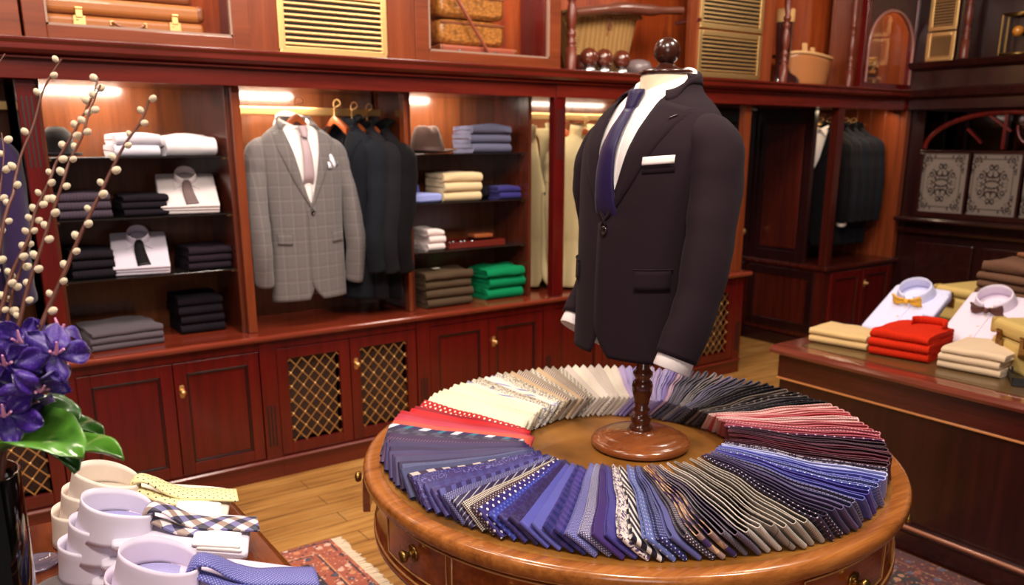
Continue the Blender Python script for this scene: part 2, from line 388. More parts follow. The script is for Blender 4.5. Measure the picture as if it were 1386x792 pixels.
cabinet(3.70, 4.50, ('mesh', 'mesh'), 'last base cabinet, brass-mesh doors, standing by the bare floor right of the dressed torso')
wt = B(); wt.box(-1.0, 4.54, 3.645, BY, TZ-.03, TZ-.001); wt.prism([(3.65,.67), (3.64,.672), (3.63,.684), (3.634,.696), (3.65,TZ-.001)], -1., 4.54, 'x')
tag(wt.build('worktop', TOPW, None, .004), 'long polished reddish wooden ledge running on top of the base cabinets', 'worktop')
# objects behind the mesh doors
a = atY(640, 560, 3.9); tag(B().rslab(.3, .14, .2, .02, 3).build('paper_parcel', plain('brown_paper', (128,84,46), .7), None, loc=(1.86, 3.86, .112)), 'brown parcel inside the mesh-front cabinet, right-hand mesh door', 'parcel')
tag(B().rslab(.09, .08, .2, .03, 5, .01).build('white_box', plain('white_card', (210,204,198), .7), None, loc=(1.42, 3.84, .112)), 'small white bundle inside the mesh-front cabinet, left-hand mesh door', 'bundle')
# ------------------------------------------------------------------ wall unit above: bays
ZT = 1.77; DY = 3.75; BK = 4.09
def bay(name, x0, x1, label, shelves=(), sideL=True, sideR=True):
    r = empty(name, (0, 0, 0)); r.location = (x0, DY, TZ); tag(r, label, 'shelving' if shelves else 'wardrobe', 'open bays of the wall unit')
    w = x1-x0; H = ZT-TZ+.03; D = BK-DY
    b = B(); b.box(0, w, D, D+.02, 0, H); b.build('back_panel', PANEL, r)
    if shelves: sd = B(); sd.box(0, .02, .0, D, 0, H); sd.build('side_panel', SIDEW, r, .002)
    if shelves: sd = B(); sd.box(w-.02, w, .0, D, 0, H); sd.build('side_panel', SIDEW, r, .002)
    for z in shelves:
        g = B().box(.021, w-.021, .02, D-.002, z-TZ-.006, z-TZ); g.build('glass_shelf', SHG, r, .001)
        c = B()
        for xx in (.021, w-.033): c.box(xx, xx+.012, .04, .055, z-TZ-.014, z-TZ-.006)
        c.build('shelf_clip', BRASS, r)
    lamp = B().box(.03, w*.55, .03, .07, H-.02, H-.008); lamp.build('lamp_strip', STRIP, r)
    L = bpy.data.lights.new('bay_light', 'AREA'); L.shape = 'RECTANGLE'; L.size = w*.5; L.size_y = .05; L.energy = 13 if name != 'coat_bay' else 8; L.color = (1, .84, .66)
    lo = bpy.data.objects.new('bay_light', L); COL.objects.link(lo); lo.parent = r; lo.location = (w*.3, .17, H-.03); lo.rotation_euler = (Rd(35), 0, 0)
    return r
def shg():
    t = NT('smoked_glass_shelf'); t.p(Base_Color=s2l((28,24,24)), Roughness=.06, Specular_IOR_Level=.8); return t.m
SHG = shg(); STRIP = plain('lamp_strip_glow', (255,224,170), .5, emit=14.)
bay('jacket_bay', -.9, .37, 'open wardrobe bay with a purple jacket at the left edge')
bay('shelf_bay', .435, 1.165, 'open shelf bay holding white shirts and dark folded knitwear, left of the checked jacket', (1.485, 1.24, .993))
bay('jacket_bay', 1.205, 2.0, 'open wardrobe bay with brass rail holding the grey checked jacket')
bay('shelf_bay', 2.02, 2.775, 'open shelf bay holding the fedora and green knitwear', (1.485, 1.24, .993))
bay('coat_bay', 2.80, 4.5, 'open wardrobe bay behind the dressed torso holding cream coats')
def pilaster(x0, x1, y, label, flute_shade=True, z1=ZT):
    r = empty('pilaster', (x0, y, TZ)); tag(r, label, 'pilaster', 'pilasters between the bays'); w = x1-x0
    B().box(0, w, 0, .05, 0, z1-TZ).build('post', MAH if flute_shade else MID, r, .003)
    if flute_shade:
        g = B()
        for k in range(3): g.box(w*(.22+.24*k), w*(.3+.24*k), -.0015, .002, z1-TZ-.32, z1-TZ-.06)
        g.build('flute_shade', BLACK, r)  # groove shade drawn as black strips on the post
pilaster(.37, .435, 3.70, 'red fluted post between the purple jacket and the first shelf bay')
pilaster(1.165, 1.205, 3.72, 'wooden post between the white shirts and the grey checked jacket', False)
pilaster(2.0, 2.02, 3.74, 'thin wooden post between the dark jackets and the fedora shelf', False)
pilaster(2.86, 2.935, 3.66, 'red fluted post standing in front of the cream trench coats')
pilaster(4.44, 4.5, 3.70, 'wooden post at the right end of the coat bay', False)
# entablature
tr = B(); tr.box(-1.0, 2.87, 3.665, 4.11, ZT, ZT+.07); tr.box(2.872, 6.28, 3.655, 4.11, ZT, ZT+.07)
struct(tr.build('trim_1', MAHX, None, .002))
tr = B(); tr.box(-1., 6.28, 3.64, 4.11, ZT+.07, ZT+.078)
tr.prism([(3.655,ZT+.078), (3.625,ZT+.088), (3.61,ZT+.1), (3.61,ZT+.12), (3.60,ZT+.13), (3.60,ZT+.14), (3.7,ZT+.145), (4.11,ZT+.145), (4.11,ZT+.078)], -1., 6.28, 'x')
struct(tr.build('trim_2', MAHX, None, .002))
tr = B(); tr.box(-1., 6.28, 3.66, 3.665, ZT+.068, ZT+.08); struct(tr.build('trim_3', BLACK))
LZ = ZT+.145    # gallery ledge height
# ------------------------------------------------------------------ upper gallery
GT = 2.75
struct(B().box(-1., 6.28, 4.08, 4.11, LZ, GT).build('trim_4', wood('gallery_back', (96,30,14), (150,62,24), 'z', .35, .3, c2=(178,92,38))))
def case(x0, x1, label, fw=.075):
    r = empty('display_case', (x0, 3.73, LZ)); tag(r, label, 'display case'); w = x1-x0; H = GT-LZ
    f = B(); f.box(0, fw, 0, .035, 0, H); f.box(w-fw, w, 0, .035, 0, H); f.box(fw, w-fw, 0, .035, 0, .055); f.box(fw, w-fw, 0, .035, H-.06, H)
    f.build('frame', MIDX, r, .003)
    m = B()
    for p in [(fw,w-fw,.055,.063), (fw,fw+.008,.055,H-.06), (w-fw-.008,w-fw,.055,H-.06)]: m.box(p[0], p[1], .002, .02, p[2], p[3])
    m.build('glazing_bead', plain('pale_bead', (150,120,104), .35), r)
    B().box(fw, w-fw, .024, .027, .055, H-.06).build('glass_pane', PANE, r)
    s = B(); s.box(0, .02, .036, .34, 0, H); s.box(w-.02, w, .036, .34, 0, H); s.box(.02, w-.02, .036, .34, 0, .012); s.build('case_body', MAH, r)
    L = bpy.data.lights.new('case_fill', 'AREA'); L.shape = 'RECTANGLE'; L.size = w*.6; L.size_y = .06; L.energy = 7; L.color = (1, .78, .52)  # added fill light to brighten the case contents, no fitting modelled
    lo = bpy.data.objects.new('case_fill', L); COL.objects.link(lo); lo.parent = r; lo.location = (w*.5, .1, H-.03); lo.rotation_euler = (Rd(15), 0, 0)
    return r
def wallboard(x0, x1, label, y=3.735):
    o = B().box(0, x1-x0, 0, .03, 0, GT-LZ).build('wall_panel', MID, None, .002, loc=(x0, y, LZ)); tag(o, label, 'wall panel', 'wood panels of the gallery'); return o
def grille(cx, z0, z1, w, label, y=3.735, rot=0, n=9, loc=None):
    r = empty('vent_grille', loc or (cx, y, z0), rot); tag(r, label, 'vent grille', 'brass vent grilles'); h = z1-z0; f = .03
    b = B()
    b.prism([(-w/2, 0), (w/2, 0), (w/2-.006, f*.5), (w/2-f, f), (-w/2+f, f), (-w/2+.006, f*.5)], -.012, 0)
    b.box(-w/2, -w/2+f, -.012, 0, f*.5, h); b.box(w/2-f, w/2, -.012, 0, f*.5, h); b.box(-w/2+f, w/2-f, -.012, 0, h-f, h)
    b.build('frame', BRASS, r, .003)
    B().box(-w/2+f, w/2-f, -.001, 0, f, h-f).build('backing', BLACK, r)
    for i in range(n):
        z = f+(h-2*f)*(i+.5)/n
        s = B(); q = (h-2*f)/n*.27; s.prism([(-.004, z+q), (-.009, z+q*.6), (-.010, z-q*.2), (-.008, z-q), (-.003, z-q), (-.002, z+q*.6)], -w/2+f, w/2-f, 'x'); s.build('slat', BRASS, r)
case(.43, 1.275, 'glazed display case holding stacked tan suitcases, top left')
case(-.95, .42, 'glazed display case at the far top left corner')
wallboard(1.275, 2.07, 'wood panel behind the wide brass grille')
a0 = atY(378, 78, 3.735); a1 = atY(524, 83, 3.735)
grille((a0.x+a1.x)/2, 1.918, 2.19, a1.x-a0.x, 'wide brass louvred grille between the two suitcase cases', n=9)
case(2.07, 2.95, 'glazed display case holding crocodile bags, centre top')
# gallery open parts
BALW = wood('baluster_wood', (70,24,14), (104,40,24), 'z', .4, .1)
def spindle(x, y, label, rz=LZ, big=1.):
    r = B(); pr = [(.021,0), (.021,.12), (.013,.125), (.02,.14), (.02,.15), (.012,.16), (.018,.18), (.019,.195), (.011,.205), (.015,.22), (.021,.27), (.017,.33), (.012,.345), (.019,.36), (.019,.37), (.011,.38), (.011,.39), (.019,.4), (.019,.42), (.012,.43), (.02,.5), (.02,.82)]
    o = r.lathe([(a_*1.3, z_) for a_, z_ in pr], (0,0,0), 16).build('turned_baluster', BALW, None, loc=(x, y, rz)); tag(o, label, 'baluster', 'turned balusters of the gallery')
spindle(3.03, 3.74, 'turned wooden baluster left of the wicker basket')
wallboard(3.93, 4.70, 'reddish wood panel carrying the twin brass vents')
for z0, z1, lab in ((1.925, 2.195, 'lower brass vent of the pair right of the mannequin finial'), (2.205, 2.48, 'upper brass vent of the pair right of the mannequin finial')):
    grille(4.29, z0, z1, .575, lab, n=9)
spindle(4.86, 3.76, 'turned wooden baluster left of the riding boot'); spindle(5.60, 3.76, 'turned wooden baluster right of the leather bucket')
# arched case
r = empty('arched_case', (5.66, 3.70, LZ)); tag(r, 'arch-topped glazed case with carved spandrels holding bags, at the far corner', 'display case')
W = .68; H = GT-LZ
f = B(); f.box(0, .055, 0, .05, 0, H); f.box(W-.055, W, 0, .05, 0, H); f.box(.055, W-.055, 0, .05, 0, .04); f.build('frame', MAH, r, .003)
zc = .28; rx = (W-.11)/2; rz_ = .26; n = 24
for sg, nm in ((-1, 'spandrel'), (1, 'spandrel')):
    poly = [(W/2+sg*rx, zc)]+[(W/2+sg*rx*cos(pi/2*i/n), zc+rz_*sin(pi/2*i/n)) for i in range(1, n+1)]+[(W/2, H), (W/2+sg*rx, H)]
    g = B().prism(poly if sg > 0 else poly[::-1], .008, .03); g.build(nm, plain('carved_spandrel', (70,44,40), .5, bumpscale=60., bs=1., bd=.01), r)
arc = [(W/2+rx*cos(pi*i/40), .004, zc+rz_*sin(pi*i/40)) for i in range(41)]
B().tube([(W-.055, .004, .04)]+arc+[(.055, .004, .04)], .011, 8).build('arch_bead', plain('arch_bead_wood', (150,100,92), .3, coat=.5), r)
B().box(.055, W-.055, .04, .043, .04, H).build('glass_pane', PANE, r)
L = bpy.data.lights.new('case_fill', 'AREA'); L.shape = 'RECTANGLE'; L.size = .4; L.size_y = .06; L.energy = 5; L.color = (1, .78, .52)  # fill light added inside the arched case to lift its dark interior
lo = bpy.data.objects.new('case_fill', L); COL.objects.link(lo); lo.parent = r; lo.location = (W*.5, .12, .8); lo.rotation_euler = (Rd(10), 0, 0)
B().box(.0, W-.0, .27, .285, 0, H).box(W-.05, W-.035, .05, .27, 0, H).box(.035, .05, .05, .27, 0, H).build('case_back', MID, r)
# right-wall cornice and gallery
tr = B(); tr.prism([(6.29,ZT), (6.20,ZT), (6.20,ZT+.07), (6.16,ZT+.09), (6.15,ZT+.14), (6.20,ZT+.15), (6.20,ZT+.27), (6.15,ZT+.29), (6.13,ZT+.33), (6.29,ZT+.34)], -1.4, 3.64, 'y')
struct(tr.build('trim_5', DARKX, None, .002))
RZ = ZT+.34
for z0, z1, lab in ((RZ, RZ+.2, 'lower brass vent in the far right corner beside the arched case'), (RZ+.21, RZ+.45, 'upper brass vent in the far right corner beside the arched case')):
    grille(0, z0, z1, .21, lab, rot=Rd(-90), loc=(6.28, 3.49, z0), n=9)
for yy, lab in ((3.27, 'dark turned baluster on the right-wall cornice by the brass vents'), ):
    spindle(6.2, yy, lab, RZ)
# ------------------------------------------------------------------ recess with door, corner closet
rc = empty('door_1', (4.5, 4.36, 0)); struct(rc)
d = B(); d.box(0, .86, 0, .03, 0, ZT+.1); d.build('door_leaf', DARKW, rc)
d = B()
for x0, x1 in ((.05, .4), (.46, .82)):
    for z0, z1 in ((.12, .62), (.72, 1.68)): d.box(x0, x1, -.012, 0, z0, z1)
d.build('door_panel', DARKW, rc, .008)
kp = atY(1002, 313, 4.34); k = B().lathe([(.022,0), (.022,.004), (.008,.008), (.008,.03), (.02,.036), (.026,.05), (.02,.062), (.0001,.066)], (0,0,0), 18).build('door_knob', BRASS, rc); k.location = (kp.x-4.5, 0, kp.z); k.rotation_euler = (Rd(90), 0, 0)
XC = 5.384
cc = empty('corner_closet', (XC, 3.66, 0)); tag(cc, 'dark corner closet with open hanging bay full of black suits', 'closet')
w = 6.29-XC; D = .72; cz = .655
b = B(); b.box(0, w, 0, D, .1, cz-.03); b.build('lower_body', CLW, cc)
b = B(); b.box(-.01, w, -.008, D, 0, .09); b.build('plinth', DARKX, cc, .003)
b = B(); b.box(-.03, w, -.03, D, cz-.03, cz); b.build('ledge', CLW, cc, .006)
for x0, x1, kn in ((.06, .44, None), (.46, .84, .49)): door_o = door(cc, x0, x1, .12, cz-.05, 'panel', kn); door_o.location = (0, -.022, 0)
b = B(); b.box(0, .065, 0, .065, cz, ZT); b.build('corner_post', CLW, cc, .003)
b = B(); b.box(0, .03, .19, D, cz, ZT); b.box(-.012, 0, .19, .25, cz, ZT); b.box(-.012, 0, .62, D, cz, ZT); b.box(-.012, 0, .25, .62, cz, cz+.08); b.box(-.012, 0, .25, .62, ZT-.08, ZT); b.build('side_panel', DARKW, cc, .003)
b = B(); b.box(-.01, 0, .27, .6, cz+.1, ZT-.1); b.build('raised_panel', CLW, cc, .008)
b = B(); b.box(-.012, 0, .08, .68, .14, .2); b.box(-.012, 0, .08, .68, cz-.11, cz-.05); b.box(-.012, 0, .08, .14, .2, cz-.11); b.box(-.012, 0, .62, .68, .2, cz-.11); b.build('side_frame', DARKW, cc, .004)
b = B(); b.box(0, w, D-.02, D, cz, ZT); b.build('back_panel', MID, cc)
b = B(); b.box(w-.06, w, 0, D, cz, ZT)
for q in range(5): b.box(w-.066, w-.06, .05+q*.12, .12+q*.12, cz, ZT)
b.build('right_panel', MID, cc, .003)
b = B().tube([(.05, .35, 1.665), (w-.07, .35, 1.665)], .012, 10); b.build('hanging_rail', BRASS, cc)
L = bpy.data.lights.new('closet_light', 'AREA'); L.shape = 'RECTANGLE'; L.size = .7; L.size_y = .05; L.energy = 2.4; L.color = (1, .76, .5)
lo = bpy.data.objects.new('closet_light', L); COL.objects.link(lo); lo.parent = cc; lo.location = (w*.5, .1, ZT-.02); lo.rotation_euler = (Rd(20), 0, 0)
# right wall dado with etched screen
tr = B(); tr.prism([(6.29,.955), (6.17,.955), (6.16,.97), (6.17,.985), (6.29,.99)], -1.4, 3.64, 'y'); tr.prism([(6.29,.86), (6.24,.865), (6.235,.885), (6.25,.9), (6.29,.9)], -1.4, 3.64, 'y'); struct(tr.build('trim_6', DARKX, None, .002))
tr = B()
for q in range(9):
    y1 = 3.5-q*.5; tr.box(6.275, 6.3, y1-.44, y1, .2, .8)
struct(tr.build('trim_7', DARKX, None, .01))
struct(B().box(6.27, 6.3, -1.4, 3.64, 0, .12).build('baseboard_right', DARKX, None, .004))
es = empty('window_1', (6.28, 3.565, .99)); struct(es)
def etched():
    t = NT('etched_glass'); x = t.xyz(t.obj()); PW = .335; PH = .43
    # object coords: y runs across, z up; panel-local -1..1
    u = t.mth('ABSOLUTE', t.mth('SUBTRACT', t.mth('MULTIPLY', t.mth('FRACT', t.mth('DIVIDE', t.mth('ADD', x[1], 10*.365+.03), .365)), 2.18), 1.09)); w = t.mth('ABSOLUTE', t.mth('DIVIDE', t.mth('SUBTRACT', x[2], .255), PH/2))
    v = t.comb(u, w, 0); d = t.vor(v, 4.2); n = t.noise(v, 5., 2.)
    f = t.mth('LESS_THAN', t.mth('ABSOLUTE', t.mth('SUBTRACT', t.mth('FRACT', t.mth('MULTIPLY', t.mth('ADD', d, t.mth('MULTIPLY', n, .5)), 2.6)), .5)), .25)
    rr = t.mth('SQRT', t.mth('ADD', t.mth('MULTIPLY', u, u), t.mth('MULTIPLY', w, w)))
    inner = t.mth('LESS_THAN', rr, .66); corner = t.mth('GREATER_THAN', t.mth('ADD', u, w), 1.22)
    edge = t.mth('GREATER_THAN', t.mth('MAXIMUM', u, w), .93); line = t.mth('MULTIPLY', t.mth('GREATER_THAN', t.mth('MAXIMUM', u, w), .8), t.mth('LESS_THAN', t.mth('MAXIMUM', u, w), .83))
    reg = t.mth('MULTIPLY', t.mth('MAXIMUM', inner, corner), t.mth('SUBTRACT', 1., edge))
    m = t.mth('MAXIMUM', t.mth('MULTIPLY', f, reg), line)
    t.p(Base_Color=t.mix(m, s2l((122,110,104)), s2l((40,32,32))), Roughness=.35); return t.m
ET = etched()
for k in range(3):
    y1 = -.06-k*.365; B().box(-.014, -.008, y1-.335, y1, .04, .47).build('etched_pane', ET, es)
fr = B(); fr.box(-.03, 0, -1.2, -.03, 0, .04); fr.box(-.03, 0, -.06, -.03, .04, .47); fr.box(-.03, 0, -1.2, -.03, .47, .49)
for k in range(1, 4): fr.box(-.03, 0, -.045-k*.365, -.03-k*.365+(-.0), .04, .47)
fr.build('frame', DARKX, es, .003)
B().box(-.006, -.002, -1.2, -.03, .49, .78).build('mirror_pane', plain('dark_mirror', (60,54,56), .04, 1.), es)
arc = [(-.02, -.62-.56*cos(pi*i/30), .5+.25*sin(pi*i/30)) for i in range(31)]
B().tube(arc, .016, 8, rz=1.2).build('arch_rail', MAH, es)
arc = [(-.02, -.80-.1*cos(pi*i/20), .66-.13*sin(pi*i/20)) for i in range(21)]; B().tube(arc, .01, 8).build('curved_rail', MAH, es)
B().bar((-.02, -.62, .75), (-.02, -.62+.0, .5), .02).bar((-.018, -.5, .73), (-.018, -.66, .62), .016).bar((-.018, -.36, .64), (-.018, -.47, .54), .016).build('glazing_bar', MAH, es)
# ------------------------------------------------------------------ tailored garments
def dense(tab, n=8):
    P = [Vector(tab[i]) for i in range(len(tab))]; out = []
    for i in range(len(P)-1):
        a = P[max(0, i-1)]; b = P[i]; c = P[i+1]; d = P[min(len(P)-1, i+2)]
        for k in range(n):
            t = k/n; q = .5*((2*b)+(c-a)*t+(2*a-5*b+4*c-d)*t*t+(3*b-a-3*c+d)*t**3)
            q[0] = b[0]+(c[0]-b[0])*t; out.append(tuple(q))
    out.append(tuple(P[-1])); return out
class Form:
    """torso surface; front is -Y, wearer's left is +X"""
    def __init__(s, secs, n=2.35, zb=0., wob=0., seed=0):
        s.t = dense([Vector(q) for q in secs]); s.n = n; s.zb = zb; s.wob = wob; s.seed = seed
    def pt(s, th, z, off=0.):
        yf, yb, a = interp(s.t, z); yc = yf*.5+yb*.5; e = 2/s.n; sn = sin(th); cs = cos(th)
        b = (yb-yf)/2
        x = a*(1 if sn >= 0 else -1)*abs(sn)**e; y = yc-b*(1 if cs >= 0 else -1)*abs(cs)**e
        nx = x/(a*a); ny = (y-yc)/(b*b); l = hypot(nx, ny) or 1
        w = s.wob*noise.noise(Vector((x*7+s.seed, y*7, z*2.2+s.seed*2))) if s.wob else 0.
        return Vector((x+nx/l*(off+w), y+ny/l*(off+w), z-s.zb))
    def th(s, sv, z):
        yf, yb, a = interp(s.t, z); q = max(-.999, min(.999, sv/a)); return math.asin((1 if q >= 0 else -1)*abs(q)**(s.n/2))
    def ps(s, sv, z, off=0.): return s.pt(s.th(sv, z), z, off)
SEC_M = [(.975,-.136,.076,.170), (1.04,-.136,.080,.169), (1.12,-.135,.084,.167), (1.22,-.133,.088,.166), (1.30,-.130,.096,.169), (1.38,-.124,.108,.176), (1.46,-.119,.128,.185), (1.53,-.108,.138,.188), (1.575,-.088,.140,.178), (1.605,-.068,.138,.158), (1.635,-.050,.134,.124), (1.662,-.034,.127,.088), (1.69,-.022,.124,.075), (1.715,-.016,.120,.067)]
def make_jacket(root, mat, F, zbtn=1.354, hem=1.026, sleeves=None, dark_cap=None, cuffmat=None, btnmat=None, vee=None, flaps=True, flapz=1.243, collar=True, detail=True, ncol=84, nrow=64, name='jacket_body', lapw=.080):
    zb = F.zb; ztop = F.t[-1][0]-.012
    vee = vee or [(zbtn, -.004), (zbtn+.03, .012), (1.45, .036), (1.55, .058), (1.62, .070), (1.66, .076), (1.72, .078)]
    def sv(z): return interp(vee, z)[0]
    rows = []
    for i in range(nrow+1):
        z = lerp(hem, ztop, i/nrow); row = []
        if z > zbtn: L = F.th(sv(z), z); R_ = -L
        else:
            q = max(0, (hem+.10-z)/.10); L = F.th(-.020+.055*q*q, z); R_ = F.th(-.004-.03*q*q, z)
        span = 2*pi-L+R_
        for j in range(ncol+1):
            th = L+span*j/ncol; off = .004
            if z < zbtn and j < 6: off += .004*(1-j/6)
            hz = z
            row.append(F.pt(th, hz, off))
        rows.append(row)
    B().grid(rows, flip=True).build(name, mat, root, solid=.003)
    # lapels
    if collar:
        for sg in (1, -1):
            R = []; N = 22
            for i in range(N+1):
                t = i/N; z = lerp(zbtn-.004, 1.645, t); row = []
                wd = lapw*min(1, (t*1.25))**.75*(1 if t < .8 else 1+.25*(t-.8)); s0 = sv(max(zbtn, z))-.003
                for j in range(7):
                    u = j/6; zz = z-.030*u*max(0, (t-.8)/.2); off = .0075+.007*sin(pi*u)*(1-t*.3)+(.006 if j == 0 else 0)*(1-t)
                    p = F.ps(s0+wd*u, zz, off); p.x *= sg; row.append(p)
                R.append(row)
            B().grid(R, flip=(sg < 0)).build('lapel', mat, root, solid=.003)
        R = []; N = 40
        for i in range(N+1):
            t = i/N; ph = lerp(Rd(48), 2*pi-Rd(48), t); bk = .5-.5*cos((ph-Rd(48))/(2*pi-2*Rd(48))*2*pi)
            zi = lerp(1.664, 1.722, bk**.7); sd_ = abs(sin(ph))**.5; cyv = .052; row = []
            pin = Vector((.071*sin(ph), cyv-.078*cos(ph), zi-zb)); zo = lerp(1.640, 1.680, min(1, bk*3.2)) if bk < .6 else lerp(1.680, 1.670, (bk-.6)/.4)
            so = lerp(.118, .1, bk)
            dirn = Vector((sin(ph), -cos(ph), 0))
            # outer edge found on the form
            tho = ph if ph <= pi else ph-2*pi
            pout = F.pt(F.th(.116, zo)*1. if False else tho*lerp(.86, 1, bk), zo, .0085)
            for j in range(7):
                u = j/6; m = pin.lerp(pout, u); m = m+Vector((0, 0, .010*sin(pi*u)))+dirn*.004*sin(pi*u); row.append(m)
            R.append(row)
        B().grid(R, flip=False).build('collar', mat, root, solid=.003)
    for k, path in enumerate(sleeves or []):
        make_sleeve(root, mat, path, zb, dark_cap or BLACK, cuffmat, btnmat, detail, k)
    if flaps:
        for sg in (1, -1):
            R = [[F.ps(sg*lerp(.098, .158, j/8), lerp(flapz+.008, flapz-.040, i/4)+.004*j/8, .0115) for j in range(9)] for i in range(5)]
            B().grid(R, flip=(sg > 0)).build('pocket_flap', mat, root, solid=.003)
            b = B().tube([F.ps(sg*lerp(.096, .160, j/8), flapz+.010+.004*j/8, .011) for j in range(9)], .0022, 5); b.build('pocket_jetting', mat, root)
        R = [[F.ps(lerp(.097, .160, j/6), lerp(1.496, 1.474, i/2)+.006*j/6, .0088) for j in range(7)] for i in range(3)]
        B().grid(R, flip=True).build('breast_welt', mat, root, solid=.003)
    if btnmat:
        p = F.ps(.004, zbtn-.016, .013); n = (F.ps(.004, zbtn-.016, .03)-p).normalized()
        o = B().lathe([(.0001,.001), (.006,.001), (.0075,.0035), (.0105,.0035), (.0112,.001), (.0105,-.002), (.0001,-.002)], (0,0,0), 20).build('button', btnmat, root); o.location = p; o.rotation_euler = n.to_track_quat('Z', 'Y').to_euler()
def make_sleeve(root, mat, path, zb, dark_cap, cuffmat, btnmat, detail, seed):
    P = cat([Vector(q[:3]) for q in path], 7); RR = cat([Vector((q[3], q[4], 0)) for q in path], 7)
    rows = []; N = 22; ref = Vector((0, -1, 0))
    for i, p in enumerate(P):
        a = P[max(0, i-1)]; b = P[min(len(P)-1, i+1)]; t = (b-a).normalized(); u = (ref-t*ref.dot(t)).normalized(); v = t.cross(u); row = []
        for k in range(N):
            c, s_ = cos(2*pi*k/N), sin(2*pi*k/N)
            q = p+u*RR[i].x*c+v*RR[i].y*s_; w = .0045*noise.noise(q*9+Vector((seed*7, 0, p.z*12)))*min(1, i/8.)
            q = q+(q-p).normalized()*w; row.append(q-Vector((0, 0, zb)))
        rows.append(row)
    s = B().grid(rows, cv=True).build('sleeve', mat, root, solid=.003)
    end = P[-1]; t = (P[-1]-P[-2]).normalized(); u = (ref-t*ref.dot(t)).normalized(); v = t.cross(u)
    def ring(off, sc): return [end+t*off+u*RR[-1].x*cos(2*pi*k/N)*sc+v*RR[-1].y*sin(2*pi*k/N)*sc-Vector((0,0,zb)) for k in range(N)]
    b = B(); r0 = ring(-.02, .9); b.add(r0, [tuple(range(N))]); b.build('sleeve_dark_cap', dark_cap, s)  # black cap painted in for the shade inside the open sleeve
    if cuffmat:
        b = B().grid([ring(-.03, .86), ring(.0, .87), ring(.028, .88), ring(.03, .84), ring(.0, .82)], cv=True); b.build('shirt_cuff', cuffmat, s)
    if btnmat and detail:
        b = B()
        for q in range(4):
            i = len(P)-2-q
            pp = P[-1]-t*(.03+.016*q)-u*0+u*(-RR[-1].x*.98)-Vector((0,0,zb)); b.ball(pp, .006, 6, sy=.6)
        b.build('sleeve_button', btnmat, s)
def make_shirt(root, mat, F, z0=1.05, placket=True, hi=1.66, btn=None, neck=(0, .052), CZF=1.664, CPH=7):
    zb = F.zb; rows = []
    for i in range(31):
        z = lerp(z0, hi, i/30); rows.append([F.pt(lerp(Rd(-78), Rd(78), j/24), z, -.006) for j in range(25)])
    B().grid(rows, flip=True).build('shirt_front', mat, root)
    if placket:
        R = [[F.ps(lerp(-.016, .016, j/2), lerp(z0, 1.625, i/24), -.0035) for j in range(3)] for i in range(25)]
        B().grid(R, flip=True).build('placket', mat, root, solid=.0015)
        for z in (1.40, 1.485, 1.565):
            o = B().ball(F.ps(.0, z, -.001), .0055, 6, sy=.5).build('shirt_button', btn or mat, root)
    # collar stand + leaf
    cyv = neck[1]
    for sg in (1, -1):
        R = []; N = 24
        for i in range(N+1):
            t = i/N; ph = lerp(pi, Rd(CPH), t); phb = lerp(pi, Rd(CPH+33), t)
            zt = lerp(1.727, CZF, t**1.3); zl = lerp(1.684, 1.600, t**2.2)
            top = Vector((.0675*sin(ph)*sg, cyv-.075*cos(ph)-.004*t, zt-zb)); 
            bot = Vector(((.079+.016*t)*sin(phb)*sg, cyv-(.089+.016*t)*cos(phb), zl-zb)); row = [Vector((.064*sin(ph)*sg, cyv-.071*cos(ph), zt-.028-zb))]
            for j in range(6):
                u = j/5; m = top.lerp(bot, u)+Vector((0,0,.006*sin(pi*u))); 
                if j == 0: m.z -= .001
                row.append(m)
            R.append(row)
        B().grid(R, flip=(sg > 0)).build('collar', mat, root, solid=.002)
def make_tie(root, mat, F, zend=1.352, prot=.011, zk=1.655, wmax=.076):
    zb = F.zb; rows = []; uvs = []
    for i in range(25):
        t = i/24; z = lerp(zk-.032, zend, t); w = lerp(.028, wmax, t**.9)/2; row = []; uv = []
        for j in range(9):
            u = j/8*2-1; off = (.006+.006*(1-u*u))*min(1, (1-t)*5)+prot*sin(pi*min(1, t*1.12))-.012*max(0, t-.88)/.12
            p = F.ps(0, z, 0); q = Vector((w*u, p.y-off, z-zb)); row.append(q); uv.append((z, w*u))
        rows.append(row); uvs.append(uv)
    B().grid(rows, uv=uvs, flip=False).build('tie_blade', mat, root, solid=.006)
    p0 = F.ps(0, zk, 0); b = B(); rr = []; uu = []
    for i in range(9):
        t = i/8; z = lerp(zk+.014, zk-.036, t); r = lerp(.023, .0145, t)*(1 if 0 < i < 8 else .8)
        c = Vector((0, lerp(-.040, -.066, t), z-zb)); rr.append([c+Vector((r*cos(2*pi*k/16), r*.8*sin(2*pi*k/16), 0)) for k in range(16)]); uu.append([(z, k*.005) for k in range(16)])
    b.grid(rr, cv=True, uv=uu); b.add(rr[0], [tuple(range(16))], True); b.build('tie_knot', mat, root)
PLUM = cloth('plum_brown_worsted', (36,24,31), .02, .8, .10, 700., 7., .25)
WHITE = cloth('white_poplin', (240,230,228), .05, .8, .03, 1200., 10., .2)
NAVYT = tie_mat('navy_grenadine', 'plain', (30,24,66))
BTN = plain('dark_horn_button', (30,22,24), .3, coat=.4)
MX, MY = 1.5, 1.546; TT = .76
ROT = Rd(-90)
FM = Form(SEC_M, zb=TT, wob=.003, seed=2)
